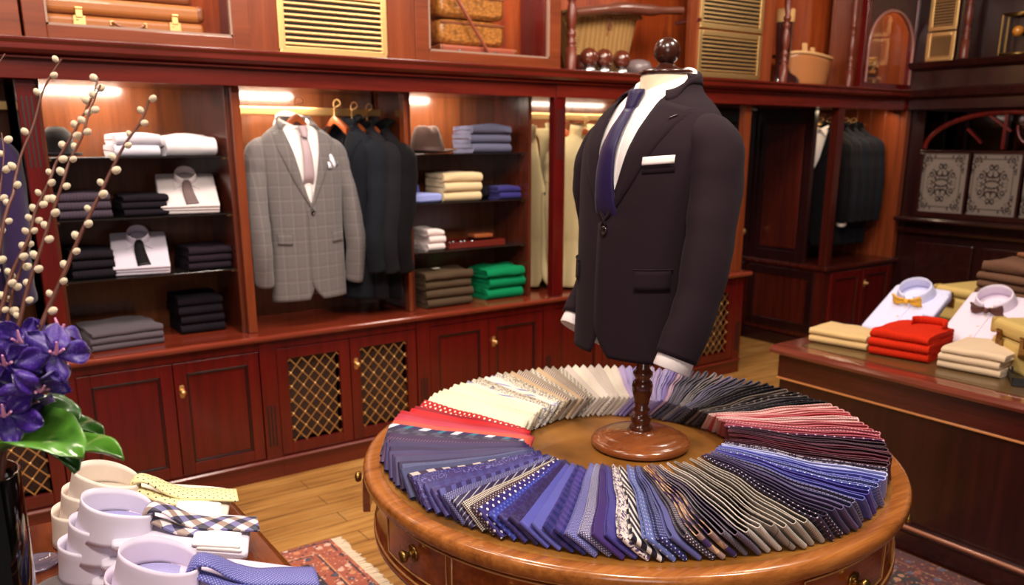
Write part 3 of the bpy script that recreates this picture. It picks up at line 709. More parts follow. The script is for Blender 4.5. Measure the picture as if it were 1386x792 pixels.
def sleeve_path(side, fw=0., cuffz=1.06, sx=1., z0=1.56, drop=0., cx=.236, cfw=-.105, r=1.):
    s = side
    return [(s*.134*sx, .036, z0+.000, .058*r, .050*r), (s*.168*sx, .034, z0-.006, .066*r, .055*r), (s*.197*sx, .028, z0-.038, .070*r, .055*r), (s*.213*sx, .018, z0-.12, .071*r, .050*r), (s*(cx-.008)*sx, -.014+fw*.4, 1.33, .066*r, .048*r), (s*cx*sx, -.055+fw*.8, lerp(cuffz, 1.33, .45), .061*r, .046*r), (s*(cx-.008)*sx, cfw+fw, cuffz, .060*r, .043*r)]
jk = empty('suit_jacket', (MX, MY, TT), ROT); tag(jk, 'dark plum-brown suit jacket dressed on the central tailor torso', 'jacket')
make_jacket(jk, PLUM, FM, sleeves=[sleeve_path(1), sleeve_path(-1, fw=.11, cfw=-.145, cx=.212, cuffz=1.07)], cuffmat=WHITE, btnmat=BTN)
bh = B().tube([FM.ps(.118, 1.600, .017), FM.ps(.128, 1.608, .016)], .0016, 5).build('buttonhole', BTN, jk)
ms = empty('dress_shirt', (MX, MY, TT), ROT); tag(ms, 'white cotton shirt worn under the plum-brown jacket of the torso', 'shirt')
make_shirt(ms, WHITE, FM, btn=plain('pearl_button', (220,205,190), .3))
mt = empty('necktie', (MX, MY, TT), ROT); tag(mt, 'plain navy tie knotted at the white collar of the tailor torso', 'tie')
make_tie(mt, NAVYT, FM)
sq = B().grid([[FM.ps(lerp(.098, .158, j/8), lerp(1.494, 1.512, i/3)+.006*j/8, .0145) for j in range(9)] for i in range(4)], flip=True).build('pocket_square', WHITE, None, solid=.003)
sq.location = (MX, MY, TT); sq.rotation_euler = (0,0,ROT); tag(sq, 'white folded pocket square in the breast pocket of the plum-brown jacket', 'pocket square')
# stand
mq = empty('tailor_torso', (MX, MY, TT)); tag(mq, 'tailor torso form on a turned wooden stand, centre of the drum table', 'mannequin')
STW = wood('stand_wood', (84,38,16), (138,74,36), 'x', .22, .5, c2=(158,92,50)); POLW = wood('pole_wood', (52,20,10), (92,42,22), 'z', .2, .5, c2=(110,54,30)); FINW = wood('finial_wood', (34,13,9), (58,25,16), 'z', .26, .4, c2=(72,34,22))
B().lathe([(.125,.002), (.130,.006), (.131,.014), (.126,.021), (.118,.024), (.113,.025), (.108,.031), (.09,.034), (.05,.037), (.032,.04), (.029,.046)], (0,-.015,0), 56).build('base', STW, mq)
B().lathe([(.029,.044), (.031,.052), (.026,.058), (.0225,.062), (.027,.07), (.028,.078), (.022,.084), (.0165,.09), (.022,.098), (.024,.103), (.018,.108), (.020,.125), (.0265,.15), (.028,.168), (.024,.178), (.018,.184), (.022,.19), (.026,.196), (.026,.203), (.021,.208), (.018,.214), (.018,.5)], (0,-.015,0), 28).build('pole', POLW, mq)
LIN = cloth('linen_form', (226,208,180), .1, .85, .08, 500., 8., .2)
nb = B(); nx = .052
nb.lathe([(.058,.85), (.058,.90), (.060,.938), (.057,.945)], (nx,0,0), 32, 1.08, 1.); nb.build('neck_block', LIN, mq)
rows = [[Vector((FM.pt(2*pi*j/32, z, -.012).y, -FM.pt(2*pi*j/32, z, -.012).x, z-TT)) for j in range(32)] for z in [1.07+.55*i/16 for i in range(17)]]
tb = B().grid(rows, cv=True); tb.add(rows[0], [tuple(range(32))]); tb.build('torso', LIN, mq)
B().lathe([(.059,.944), (.063,.948), (.063,.953), (.052,.957), (.032,.961), (.021,.966), (.017,.972), (.015,.978)], (nx,0,0), 36, 1.08, 1.).build('neck_cap', FINW, mq)
B().ball((nx+.0,0,1.0), .0325, 18, sz=1.).build('finial', FINW, mq)
# ------------------------------------------------------------------ hanging clothes
def shift_secs(secs, dz, fr=.55, w=1.): return [(z, a*fr-.0, b*fr*.9, c*w) for z, a, b, c in secs]
def hanger(x, y, z, rz, label, mat=None, wd=.2, hookh=.085, railz=1.69):
    r = empty('coat_hanger', (x, y, z), rz); tag(r, label, 'hanger', 'wooden coat hangers')
    R = []
    for i in range(17):
        u = i/8-1; zz = -.055*abs(u)**1.3; yy = .012*abs(u); w_ = lerp(.013, .02, abs(u)); R.append([(u*wd, yy-w_*.7, zz-.022), (u*wd, yy-w_*.7, zz+.014), (u*wd, yy+w_*.7, zz+.014), (u*wd, yy+w_*.7, zz-.022)])
    b = B().grid(R, cv=True); b.add(R[0], [(0,1,2,3)]); b.add(R[-1], [(3,2,1,0)]); b.build('hanger_arms', mat or wood('hanger_wood', (110,44,20), (176,88,46), 'x', .25, .5), r, .003)
    pts = [(0, 0, .005), (0, 0, .03), (0, 0, hookh*.55)]+[(.018-.022*cos(a), 0, hookh*.75+.022*sin(a)) for a in [Rd(180-q*24) for q in range(10)]]
    B().tube(pts, .0026, 8).build('hook', BRASS, r); return r
def grey_check():
    t = NT('grey_windowpane_wool'); o = t.obj(); x = t.xyz(o)
    def ln(v, per, w): return t.mth('LESS_THAN', t.mth('ABSOLUTE', t.mth('SUBTRACT', t.mth('FRACT', t.mth('DIVIDE', v, per)), .5)), w)
    n = t.noise(o, 700., 2.); n2 = t.noise(o, 60., 2.)
    base = t.mix(n, s2l((66,60,61)), s2l((122,114,114))); m = t.mth('MAXIMUM', ln(x[0], .052, .022), ln(x[2], .062, .02))
    m2 = t.mth('MAXIMUM', ln(t.mth('ADD', x[0], .012), .052, .02), ln(t.mth('ADD', x[2], .012), .062, .018))
    c = t.mix(t.mth('MULTIPLY', m, .45), base, s2l((74,62,66))); c = t.mix(t.mth('MULTIPLY', m2, .2), c, s2l((176,164,160)))
    t.p(Base_Color=c, Roughness=.9, Sheen_Weight=.2); t.bump(t.mth('ADD', n, t.mth('MULTIPLY', n2, .5)), .2, .002); return t.m
GREY = grey_check(); GC = (1.487, 3.80)
FG = Form(shift_secs(SEC_M, 0, .62, 1.05), zb=1.0, wob=.005, seed=5)
def hang(name, mat, x, y, z, rz, label, cat_, F, hem=.86, sl=None, group=None, **k):
    r = empty(name, (x, y, z), rz); tag(r, label, cat_, group)
    make_jacket(r, mat, F, hem=hem, sleeves=sl, **k); return r
def hsl(side, cz=.99, fw=0., r=.95, cx=.238, cfw=-.03): return sleeve_path(side, fw=fw, cuffz=cz, cx=cx, cfw=cfw, r=r, z0=1.562)
gz = 1.0-.045
hang('suit_jacket', GREY, GC[0], GC[1], gz, Rd(4), 'grey windowpane check jacket hanging face-on in the second bay', 'jacket', FG, hem=.87, sl=[hsl(1, .935), hsl(-1, .955)], btnmat=BTN, zbtn=1.29, flapz=1.17,
     lapw=.072, vee=[(1.29,-.004), (1.33,.012), (1.42,.038), (1.55,.066), (1.62,.082), (1.66,.088), (1.72,.088)])
r = empty('dress_shirt', (GC[0], GC[1], gz), Rd(4)); tag(r, 'white shirt inside the grey checked jacket on its hanger', 'shirt'); make_shirt(r, WHITE, FG, z0=1.3, CZF=1.655, CPH=14)
r = empty('necktie', (GC[0], GC[1], gz), Rd(4)); tag(r, 'pale silvery tie with the white shirt in the grey checked jacket', 'tie'); make_tie(r, tie_mat('silver_pink_tie', 'plain', (168,146,152)), FG, zend=1.40, prot=.004, wmax=.05, zk=1.645)
q = B().grid([[FG.ps(lerp(.098, .138, j/6), lerp(1.47, 1.505+.03*sin(pi*j/6)**2, i/4), .008+.006*sin(i+j)) for j in range(7)] for i in range(5)], flip=True).build('pocket_square', tie_mat('pale_blue_silk', 'check', (110,130,214), (225,225,240), s=.02, r=.3), None, solid=.003); q.location = (GC[0], GC[1], gz); q.rotation_euler = (0,0,Rd(4)); tag(q, 'pale blue silk square in the breast pocket of the grey checked jacket', 'pocket square')
h = hanger(GC[0], GC[1]+.015, gz+.70, 0, 'brown wooden hanger inside the collar of the grey checked jacket', wd=.058)
CHAR = cloth('charcoal_wool', (27,25,30), .02, .85, .12, 600., 8., .3); BLK = cloth('black_wool', (15,13,16), .02, .85, .12, 600., 8., .3); SLATE = cloth('slate_blue_black_wool', (24,26,33), .02, .85, .12, 600., 8., .3)
FN = Form(shift_secs(SEC_M, 0, .44, .98), zb=1.0, wob=.004, seed=9)
for i, (x, m, rz, zz, lab) in enumerate([(1.735, SLATE, -66, -.05, 'slate-black jacket hanging next to the grey checked jacket'), (1.825, CHAR, -70, -.06, 'charcoal jacket hanging second after the grey checked jacket'), (1.905, BLK, -72, -.065, 'dark jacket hanging at the right end of the second bay')]):
    hang('suit_jacket', m, x, 3.90, 1.0+zz, Rd(rz), lab, 'jacket', FN, hem=.84, sl=[hsl(1, .99, r=.85), hsl(-1, .99, r=.85)], group='dark jackets on the rail', flaps=False, btnmat=BRASSD, nrow=40, ncol=56)
    hanger(x-.01, 3.93, 1.0+zz+.70, Rd(rz), 'wooden hanger of the '+lab.split(' hanging')[0]+' in the second bay', wd=.07, hookh=.09)
rb = B(); rb.box(1.226, 1.98, 3.944, 3.956, 1.665, 1.70); tag(rb.build('hanging_rail', BRASS, None, .003), 'flat brass rail across the jacket bay', 'rail', 'brass hanging rails')
rb = B(); rb.box(2.82, 4.42, 3.944, 3.956, 1.665, 1.70); tag(rb.build('hanging_rail', BRASS, None, .003), 'flat brass rail across the trench coat bay', 'rail', 'brass hanging rails')
rb = B(); rb.box(-.86, .36, 3.944, 3.956, 1.665, 1.70); tag(rb.build('hanging_rail', BRASS, None, .003), 'flat brass rail above the purple jacket', 'rail', 'brass hanging rails')
# coats
CRM = cloth('cream_gabardine', (186,168,126), .1, .8, .06, 800., 6., .35); SEC_C = [(.82,-.14,.11,.215)]+[(z, a*.7, b*.8, c*1.02) for z, a, b, c in SEC_M[1:]]
FC = Form(SEC_C, zb=1.0, wob=.012, seed=4)
def coat(x, y, rz, lab, gz=.915):
    c_ = hang('trench_coat', CRM, x, y, gz, Rd(rz), lab, 'coat', FC, hem=.80, sl=[hsl(1, .93, r=1.05), hsl(-1, .93, r=1.05)], flaps=False, btnmat=BTN, collar=False, vee=[(1.354,-.004), (1.45,.02), (1.55,.036), (1.62,.05), (1.66,.06), (1.72,.07)])
    for sg in (1, -1):
        R = []
        for i in range(13):
            t = i/12; ph = lerp(pi, Rd(40), t); top = Vector((.082*sin(ph)*sg, .045-.085*cos(ph), .735-.02*t)); row = [top+Vector(((.006+.01*u)*sin(ph)*sg, -(.006+.01*u)*cos(ph), -.075*u)) for u in (0, .33, .66, 1)]; R.append(row)
        B().grid(R, flip=(sg > 0)).build('stand_collar', CRM, c_, solid=.003)
    b = B()
    for z in (1.60, 1.56, 1.40, 1.25): b.ball(FC.ps(.07 if z > 1.5 else .015, z, .012), .011, 8, sy=.5)
    b.build('coat_buttons', BTN, c_); return c_
coat(3.26, 3.85, -14, 'cream raincoat hanging open-necked, seen just left of the torso')
coat(3.05, 3.98, -40, 'cream raincoat hanging behind the front cream one, seen through the narrow side gap')
hanger(3.27, 3.90, .915+.69, Rd(-14), 'orange-brown wooden hanger in the front cream raincoat', wd=.07); hanger(3.17, 3.97, .915+.69, Rd(-40), 'wooden hanger in the rear cream raincoat', wd=.07)
bl = B().rslab(.11, .03, .55, .012, 3, .006).build('slate_scarf', cloth('slate_blue_wool', (84,90,110)), None, loc=(3.335, 3.815, .99)); bl.name = 'suit_lining'; bl.parent = None; tag(bl, 'slate-blue garment showing inside the open front of the cream raincoat', 'garment')
PUR = cloth('purple_velvet', (44,30,66), .2, .8, .1, 600., 6., .3)
hang('suit_jacket', PUR, .13, 3.86, .955, Rd(-35), 'deep purple jacket hanging behind the willow stems at the left edge', 'jacket', FN, hem=.83, sl=[hsl(1), hsl(-1)], btnmat=BTN)
hanger(.13, 3.9, .955+.668, Rd(-35), 'wooden hanger of the purple jacket at the left edge', wd=.07)
# corner closet suits
for i, (x, lab, m) in enumerate([(5.62, 'black dinner jacket with white shirt beside the corner post', BLK), (5.74, 'first black suit right of the corner post', CHAR), (5.84, 'second black suit right of the corner post', SLATE), (5.94, 'third black suit right of the corner post', CHAR), (6.04, 'last black suit at the panelled end of the closet', SLATE)]):
    rz = -62 if i == 0 else -66
    hang('suit_jacket', m, x, 3.99, .97, Rd(rz), lab, 'jacket', FN, hem=.80, sl=[hsl(1), hsl(-1)], flaps=False, btnmat=None, group='black suits in the corner closet', nrow=36, ncol=48, cuffmat=WHITE if i == 0 else None)
    hanger(x, 4.0, .97+.668, Rd(rz), 'pale wooden hanger of the '+lab, wood('pale_hanger', (190,150,110), (226,190,150), 'x', .3, .4), wd=.06, hookh=.075)
r = empty('dress_shirt', (5.62, 3.99, .97), Rd(-62)); tag(r, 'white shirt inside the black dinner jacket in the corner closet', 'shirt'); make_shirt(r, WHITE, FN, z0=1.36)
# ------------------------------------------------------------------ drum table
DX, DYc, DR = 1.46, 1.54, .692
dt = empty('drum_table', (DX, DYc, 0)); tag(dt, 'round walnut drum table with drawers and leather top, in the middle', 'table')
B().lathe([(.60,.722), (.68,.722), (.688,.726), (.692,.734), (.692,.748), (.688,.757), (.680,.760), (.652,.7605), (.648,.758)], (0,0,0), 128, cap=False).build('rim', RIMW, dt)
def leather():
    t = NT('tan_leather_top'); o = t.obj(); n = t.noise(o, 5., 4.); v = t.vor(o, 240.); f = t.noise(o, 60., 3.)
    t.p(Base_Color=t.ramp(n, [(.3, s2l((96,60,20))), (.5, s2l((136,88,34))), (.7, s2l((160,110,48)))]), Roughness=.33, Coat_Weight=.25); t.bump(t.mth('ADD', v, f), .12, .001); return t.m
B().lathe([(.0001,.7585), (.3,.7585), (.649,.7585)], (0,0,0), 96, cap=False).build('leather_top', leather(), dt)
B().lathe([(.672,.722), (.672,.716), (.667,.714), (.664,.710), (.664,.600), (.667,.598), (.667,.592), (.672,.588), (.672,.576), (.660,.57), (.3,.57)], (0,0,0), 128, cap=False).build('frieze', DRUMW, dt)
for z, rr in ((.7185, .6735), (.593, .6685)):
    B().tube([(rr*cos(2*pi*i/96), rr*sin(2*pi*i/96), z) for i in range(96)], .003, 6, closed=True).build('bead_moulding', plain('pale_bead_wood', (196,140,84), .3, coat=.4), dt)
def curved(a0, a1, r0, r1, z0, z1, n=16):
    b = B(); P = []
    for i in range(n+1):
        a = lerp(a0, a1, i/n); P.append([(r0*cos(a), r0*sin(a), z0), (r1*cos(a), r1*sin(a), z0), (r1*cos(a), r1*sin(a), z1), (r0*cos(a), r0*sin(a), z1)])
    b.grid(P, cv=True, smooth=False); b.add(P[0], [(0,1,2,3)]); b.add(P[-1], [(3,2,1,0)]); return b
KN = [(.019,0), (.02,.003), (.013,.005), (.006,.007), (.006,.016), (.012,.02), (.015,.026), (.013,.032), (.006,.035), (.0001,.0355)]
for i, a in enumerate([-217, -177, -154, -122, -88, -55, -20, 20, 55, 90, 118]):
    ad = Rd(a); hw = Rd(11.5 if a in (-177,) else 13); 
    if a == -217: hw = Rd(9)
    out = .03 if a == -217 else 0.
    d = curved(ad-hw, ad+hw, .65+out, .6665+out, .612, .705).build('drawer', DRUMW, dt, .0015)
    p = [(.668+out)*1.]; e = B()
    e.tube([( .6675*cos(q)+out*cos(ad), .6675*sin(q)+out*sin(ad), z) for q, z in [(lerp(ad-hw, ad+hw, k/10), .612) for k in range(11)]+[(lerp(ad+hw, ad-hw, k/10), .705) for k in range(11)]], .0022, 5, closed=True)
    e.build('cockbead', plain('pale_bead_wood', (196,140,84)), d)
    k = B().lathe(KN, (0,0,0), 18).build('knob', BRASSD, d); k.location = ((.667+out)*cos(ad), (.667+out)*sin(ad), .665); k.rotation_euler = (0, Rd(90), ad)
B().lathe([(.30,.57), (.12,.56), (.10,.54), (.07,.50), (.06,.44), (.09,.36), (.10,.30), (.08,.24), (.11,.20), (.11,.16), (.0001,.15)], (0,0,0), 32, cap=False).build('pedestal', DRUMW, dt)
for i in range(4):
    a = Rd(45+90*i); P = cat([(.06, .2), (.2, .2), (.34, .11), (.46, .03), (.50, .02)], 5)
    b = B(); rows = []
    for p in P:
        w_ = .03; rows.append([(p[0]*cos(a)-w_*sin(a), p[0]*sin(a)+w_*cos(a), p[1]+.03), (p[0]*cos(a)+w_*sin(a), p[0]*sin(a)-w_*cos(a), p[1]+.03), (p[0]*cos(a)+w_*sin(a), p[0]*sin(a)-w_*cos(a), p[1]-.02), (p[0]*cos(a)-w_*sin(a), p[0]*sin(a)+w_*cos(a), p[1]-.02)]) if False else rows.append([(p.x*cos(a)-w_*sin(a), p.x*sin(a)+w_*cos(a), p.y+.03), (p.x*cos(a)+w_*sin(a), p.x*sin(a)-w_*cos(a), p.y+.03), (p.x*cos(a)+w_*sin(a), p.x*sin(a)-w_*cos(a), p.y-.02), (p.x*cos(a)-w_*sin(a), p.x*sin(a)+w_*cos(a), p.y-.02)])
    b.grid(rows, cv=True, smooth=False); b.add(rows[-1], [(0,1,2,3)]); b.build('leg', DRUMW, dt, .004)
# ------------------------------------------------------------------ ties: outer angle -> inner angle, lean
ANCH = [(123,144), (147,166), (178,180), (193,191), (206,197), (216,208), (227,222), (233,232), (248,243), (262,270), (278,281), (290,288), (297,299), (303,313), (320,332), (341,347), (373,367), (392,385), (412,408), (429,430), (467,474), (483,500)]
LEAN = [(123,52), (165,54), (230,50), (262,42), (290,38), (340,42), (373,46), (400,42), (440,42), (483,48)]
T_ = tie_mat
# (start, end, [(material, description), ...])
SPEC = [
 (121., 127.5, [(T_('t_red_polka','dots',(176,26,34),(238,228,214),s=.0135,r=.24), 'bright red tie with large white polka dots')]),
 (127.5, 144.5, [(T_('t_crimson','speck',(150,30,46),(120,18,34)), 'dark crimson textured tie'), (T_('t_red','plain',(188,28,36)), 'vivid plain red tie'), (T_('t_red2','plain',(170,30,44)), 'deep red satin tie'), (T_('t_rose','plain',(172,52,74)), 'dusty rose-red tie'), (T_('t_rose2','plain',(182,60,76)), 'rose-pink satin tie'), (T_('t_coral','speck',(206,88,72),(190,70,60)), 'coral orange textured tie'), (T_('t_club','stripe',(40,38,88),(220,224,228),(40,110,130),s=.045,r=.22,ang=60), 'navy club tie with white and teal slanting stripes')]),
 (144.5, 177, [(T_('t_navy_stripe','stripe',(48,42,66),(74,68,92),s=.03,r=.5,ang=50), 'midnight tie with wide tonal grey stripes'), (T_('t_plum','plain',(54,44,80)), 'plain aubergine-navy tie'), (T_('t_plum_rope','stripe',(52,40,76),(120,86,120),s=.006,r=.25,ang=40), 'aubergine tie with a fine rope texture'), (T_('t_nv1','plain',(56,50,92)), 'smooth dark navy satin tie'), (T_('t_nv2','speck',(50,44,86),(58,54,100)), 'matt dark navy tie'), (T_('t_nv3','plain',(46,42,80)), 'inky navy tie'), (T_('t_nv4','stripe',(54,50,92),(66,62,108),s=.003,r=.5), 'navy tie with faint ribbing'), (T_('t_nv5','plain',(60,56,98)), 'soft navy silk tie'), (T_('t_nv6','speck',(58,58,96),(70,72,112)), 'grainy blue-navy tie'), (T_('t_nv7','plain',(44,40,78)), 'very dark navy tie'), (T_('t_steel','speck',(62,72,110),(96,110,150)), 'steel-blue grenadine tie'), (T_('t_steel2','speck',(50,58,96),(66,78,120)), 'dark steel-blue tie'), (T_('t_blocks','blocks',(48,42,72),(186,172,168),s=.04,r=.5), 'navy tie with a row of beige blocks')]),
 (177, 196, [(T_('t_pais','paisley',(46,42,100),(92,92,160),s=.016,r=.1), 'navy tie with outlined paisley'), (T_('t_pais2','paisley',(54,50,108),(98,98,166),s=.02,r=.1), 'indigo tie with swirling line pattern'), (T_('t_plaid','check',(52,50,108),(66,62,122),s=.03,r=.5,ang=0), 'indigo tie with tonal plaid'), (T_('t_plaid2','check',(58,54,112),(74,70,130),s=.024,r=.5,ang=0), 'blue-violet tie with shadow checks'), (T_('t_wide','stripe',(44,42,98),(78,76,142),s=.028,r=.45,ang=20), 'navy tie with broad lighter bars'), (T_('t_micro','check',(42,42,90),(132,132,180),s=.004,r=.4), 'navy tie with tiny blue checks'), (T_('t_lines','stripe',(44,42,76),(164,160,176),s=.011,r=.2,ang=70), 'navy tie with thin white cross-lines'), (T_('t_hound','hound',(50,42,52),(206,194,180),s=.006,ang=45), 'black and cream houndstooth tie')]),
 (196, 226, [(T_('t_brdots','dots',(62,44,56),(206,190,190),s=.0065,r=.2), 'brown tie with pin dots'), (T_('t_polka','dots',(48,46,116),(232,232,240),s=.0155,r=.2), 'royal navy tie with white polka dots'), (T_('t_royal','dots',(50,66,160),(90,104,190),s=.01,r=.25), 'bright royal blue tie'), (T_('t_damask','floral',(48,44,104),(62,58,122),s=.02,r=.03), 'navy damask tie'), (T_('t_dk','floral',(46,40,86),(56,50,100),s=.03,r=.03), 'dark violet-navy damask tie'), (T_('t_per1','stripe',(76,76,158),(92,92,174),s=.003,r=.5), 'periwinkle twill tie'), (T_('t_per2','stripe',(84,84,164),(100,100,180),s=.003,r=.5,ang=30), 'lighter periwinkle tie'), (T_('t_sq1','check',(64,64,140),(38,40,100),s=.03,r=.5,ang=0), 'blue tie with large navy squares'), (T_('t_sq2','check',(72,72,150),(44,44,108),s=.026,r=.5,ang=0), 'violet-blue tie with dark squares'), (T_('t_kn1','dots',(86,84,150),(170,168,206),s=.004,r=.25), 'lilac-blue micro-dotted tie'), (T_('t_kn2','dots',(90,88,140),(214,206,210),s=.0045,r=.28), 'grey-lilac micro-dotted tie'), (T_('t_pv','plain',(60,50,116)), 'smooth violet tie'), (T_('t_spk','speck',(54,52,126),(88,88,170)), 'speckled ultramarine tie')]),
 (226, 249, [(T_('t_fl','floral',(88,64,104),(226,216,214),s=.012,r=.07), 'purple and ivory paisley tie'), (T_('t_zig','stripe',(38,34,50),(222,214,210),s=.022,r=.45,ang=60), 'black tie with bold ivory slashes'), (T_('t_ldot','dots',(98,108,172),(222,224,236),s=.013,r=.16), 'light blue tie with pale dots'), (T_('t_ndot','dots',(44,52,112),(190,200,226),s=.008,r=.2), 'navy tie with small light blue dots'), (T_('t_slate','plain',(92,92,150)), 'plain slate-violet tie'), (T_('t_brd','dots',(62,52,70),(214,204,206),s=.006,r=.22), 'dark brown tie with tiny white squares'), (T_('t_blk1','check',(62,54,108),(196,160,126),s=.04,r=.5,ang=20), 'violet tie with apricot blocks'), (T_('t_blk2','check',(56,50,100),(182,148,120),s=.044,r=.45,ang=20), 'navy tie with tan checks'), (T_('t_pin','stripe',(70,64,86),(140,134,146),s=.0028,r=.4), 'fine pinstriped grey tie'), (T_('t_pin2','stripe',(60,54,80),(120,112,130),s=.003,r=.4), 'smoky pinstriped tie')]),
 (249, 263, [(T_('t_gr1','stripe',(150,140,136),(196,188,182),s=.003,r=.5), 'silver ribbed tie'), (T_('t_gr2','stripe',(166,156,150),(206,198,192),s=.0028,r=.5,ang=30), 'pale silver pinstripe tie'), (T_('t_gr3','stripe',(136,126,120),(70,62,62),s=.03,r=.06), 'mushroom grey tie with fine dark lines'), (T_('t_gr4','plain',(172,162,152)), 'pale stone tie'), (T_('t_gr5','speck',(150,142,134),(172,164,156)), 'warm grey silk tie'), (T_('t_gr6','stripe',(182,172,162),(140,130,122),s=.004,r=.4), 'putty striped tie')]),
 (263, 277, [(T_('t_nd1','dots',(44,38,68),(210,206,220),s=.011,r=.14), 'near-black tie with spaced white dots'), (T_('t_nd2','dots',(40,36,62),(200,196,214),s=.008,r=.18), 'near-black tie with close white dots'), (T_('t_sb1','plain',(62,64,96)), 'slate blue tie'), (T_('t_sb2','plain',(80,82,118)), 'grey-blue tie'), (T_('t_sb3','speck',(70,74,112),(90,94,134)), 'heathered blue tie'), (T_('t_ib','check',(58,58,96),(170,170,196),s=.007,r=.25), 'ink tie with pale grid')]),
 (277, 294, [(T_('t_b1','plain',(86,88,164)), 'cornflower tie'), (T_('t_b2','plain',(66,72,158)), 'strong blue tie'), (T_('t_b3','dots',(92,98,180),(214,218,240),s=.012,r=.14), 'blue tie with white dots'), (T_('t_b4','check',(84,88,156),(176,182,220),s=.008,r=.22), 'blue tie with light lattice'), (T_('t_b5','dots',(104,108,190),(226,228,244),s=.02,r=.14), 'mid-blue tie with wide-set dots'), (T_('t_b6','plain',(146,152,216)), 'pale blue satin tie'), (T_('t_b7','plain',(184,188,230)), 'ice-blue tie')]),
 (294, 314, [(T_('t_m0','floral',(52,34,66),(170,160,176),s=.008,r=.05), 'black-violet tie with tiny scroll pattern'), (T_('t_m1','plain',(60,18,34)), 'oxblood tie'), (T_('t_m2','stripe',(70,20,40),(120,60,80),s=.02,r=.12), 'oxblood tie with thin stripes'), (T_('t_m3','plain',(86,22,42)), 'burgundy satin tie'), (T_('t_m4','speck',(52,16,32),(80,30,50)), 'dark wine textured tie'), (T_('t_m5','plain',(92,28,50)), 'wine-red tie'), (T_('t_m6','dots',(56,20,44),(190,150,170),s=.008,r=.18), 'wine tie with pink pin dots'), (T_('t_m7','plain',(46,18,36)), 'blackish burgundy tie'), (T_('t_m8','dots',(84,24,72),(210,180,200),s=.016,r=.14), 'magenta-plum tie with dots')]),
 (314, 343, [(T_('t_p1','stripe',(142,40,62),(176,80,98),s=.004,r=.5), 'raspberry tie'), (T_('t_p2','stripe',(168,70,86),(210,160,168),s=.006,r=.35), 'rose tie with fine stripes'), (T_('t_p3','plain',(176,82,92)), 'old-rose tie'), (T_('t_p4','dots',(196,118,124),(236,214,212),s=.007,r=.2), 'salmon tie with pale dots'), (T_('t_p5','stripe',(206,150,150),(232,204,200),s=.005,r=.5), 'blush striped tie'), (T_('t_p6','plain',(190,60,72)), 'watermelon red tie'), (T_('t_p7','plain',(212,140,142)), 'light pink satin tie'), (T_('t_p8','plain',(226,172,168)), 'pale pink tie'), (T_('t_p9','check',(206,140,138),(238,210,204),s=.006,r=.4), 'pink tie with fine weave')]),
 (343, 369, [(T_('t_k1','plain',(34,28,34)), 'black silk tie'), (T_('t_k2','stripe',(38,32,38),(104,98,104),s=.014,r=.15), 'black tie with grey stripes'), (T_('t_k3','dots',(36,30,36),(160,154,160),s=.007,r=.16), 'black tie with grey pin dots'), (T_('t_k4','plain',(88,80,84)), 'charcoal satin tie'), (T_('t_k5','stripe',(60,52,54),(140,126,118),s=.02,r=.3), 'charcoal tie with brown stripes'), (T_('t_k6','plain',(44,36,40)), 'soot-black tie'), (T_('t_k7','plain',(120,106,98)), 'taupe satin tie')]),
 (369, 390, [(T_('t_g1','stripe',(78,74,92),(130,126,140),s=.004,r=.4), 'gunmetal ribbed tie'), (T_('t_g2','plain',(104,98,112)), 'pewter tie'), (T_('t_g3','check',(66,62,84),(150,146,164),s=.008,r=.3), 'dark grey tie with lilac grid'), (T_('t_g4','plain',(136,130,160)), 'grey-lilac tie'), (T_('t_g5','stripe',(116,110,116),(170,160,160),s=.006,r=.5), 'ash grey striped tie'), (T_('t_g6','plain',(150,142,146)), 'dove grey tie')]),
 (390, 411, [(T_('t_l1','plain',(196,164,186)), 'pink-lilac tie'), (T_('t_l2','plain',(140,124,190)), 'violet silk tie'), (T_('t_l3','dots',(160,148,204),(214,208,232),s=.006,r=.25), 'lavender dotted tie'), (T_('t_l4','plain',(176,160,204)), 'pale lavender tie'), (T_('t_l5','plain',(196,182,210)), 'lilac satin tie')]),
 (411, 428, [(T_('t_w1','plain',(224,212,204)), 'ivory white tie'), (T_('t_w2','speck',(232,222,206),(214,204,190)), 'off-white textured tie'), (T_('t_w3','plain',(204,192,184)), 'pale grey-beige tie'), (T_('t_w4','stripe',(190,178,168),(222,212,202),s=.008,r=.5), 'stone and ivory striped tie')]),
 (428, 447, [(T_('t_c1','check',(128,118,108),(214,206,190),s=.014,r=.5,ang=20), 'taupe tie with ivory chequers'), (T_('t_c2','plain',(150,136,122)), 'taupe tie'), (T_('t_c3','blocks',(196,180,168),(110,96,90),s=.012,r=.5), 'beige tie with dark dashes'), (T_('t_c4','plain',(190,164,132)), 'camel satin tie')]),
 (447, 464, [(T_('t_f1','floral',(216,204,180),(130,120,112),s=.008,r=.05), 'cream tie with scribbled print'), (T_('t_f2','floral',(222,212,190),(96,100,130),s=.012,r=.03), 'cream tie with blue-grey print'), (T_('t_f3','stripe',(232,226,212),(130,136,186),s=.03,r=.14,ang=80), 'white tie with blue bars'), (T_('t_f4','stripe',(228,222,216),(150,154,196),s=.022,r=.2,ang=80), 'ivory tie with lilac bars')]),
 (464, 481, [(T_('t_i1','plain',(238,228,196)), 'buttermilk tie'), (T_('t_i2','dots',(236,228,204),(200,190,160),s=.007,r=.2), 'cream pin-dot tie'), (T_('t_i3','plain',(232,224,200)), 'pale cream tie'), (T_('t_i4','stripe',(236,228,200),(214,206,180),s=.01,r=.4), 'vanilla tonal tie')]),
]
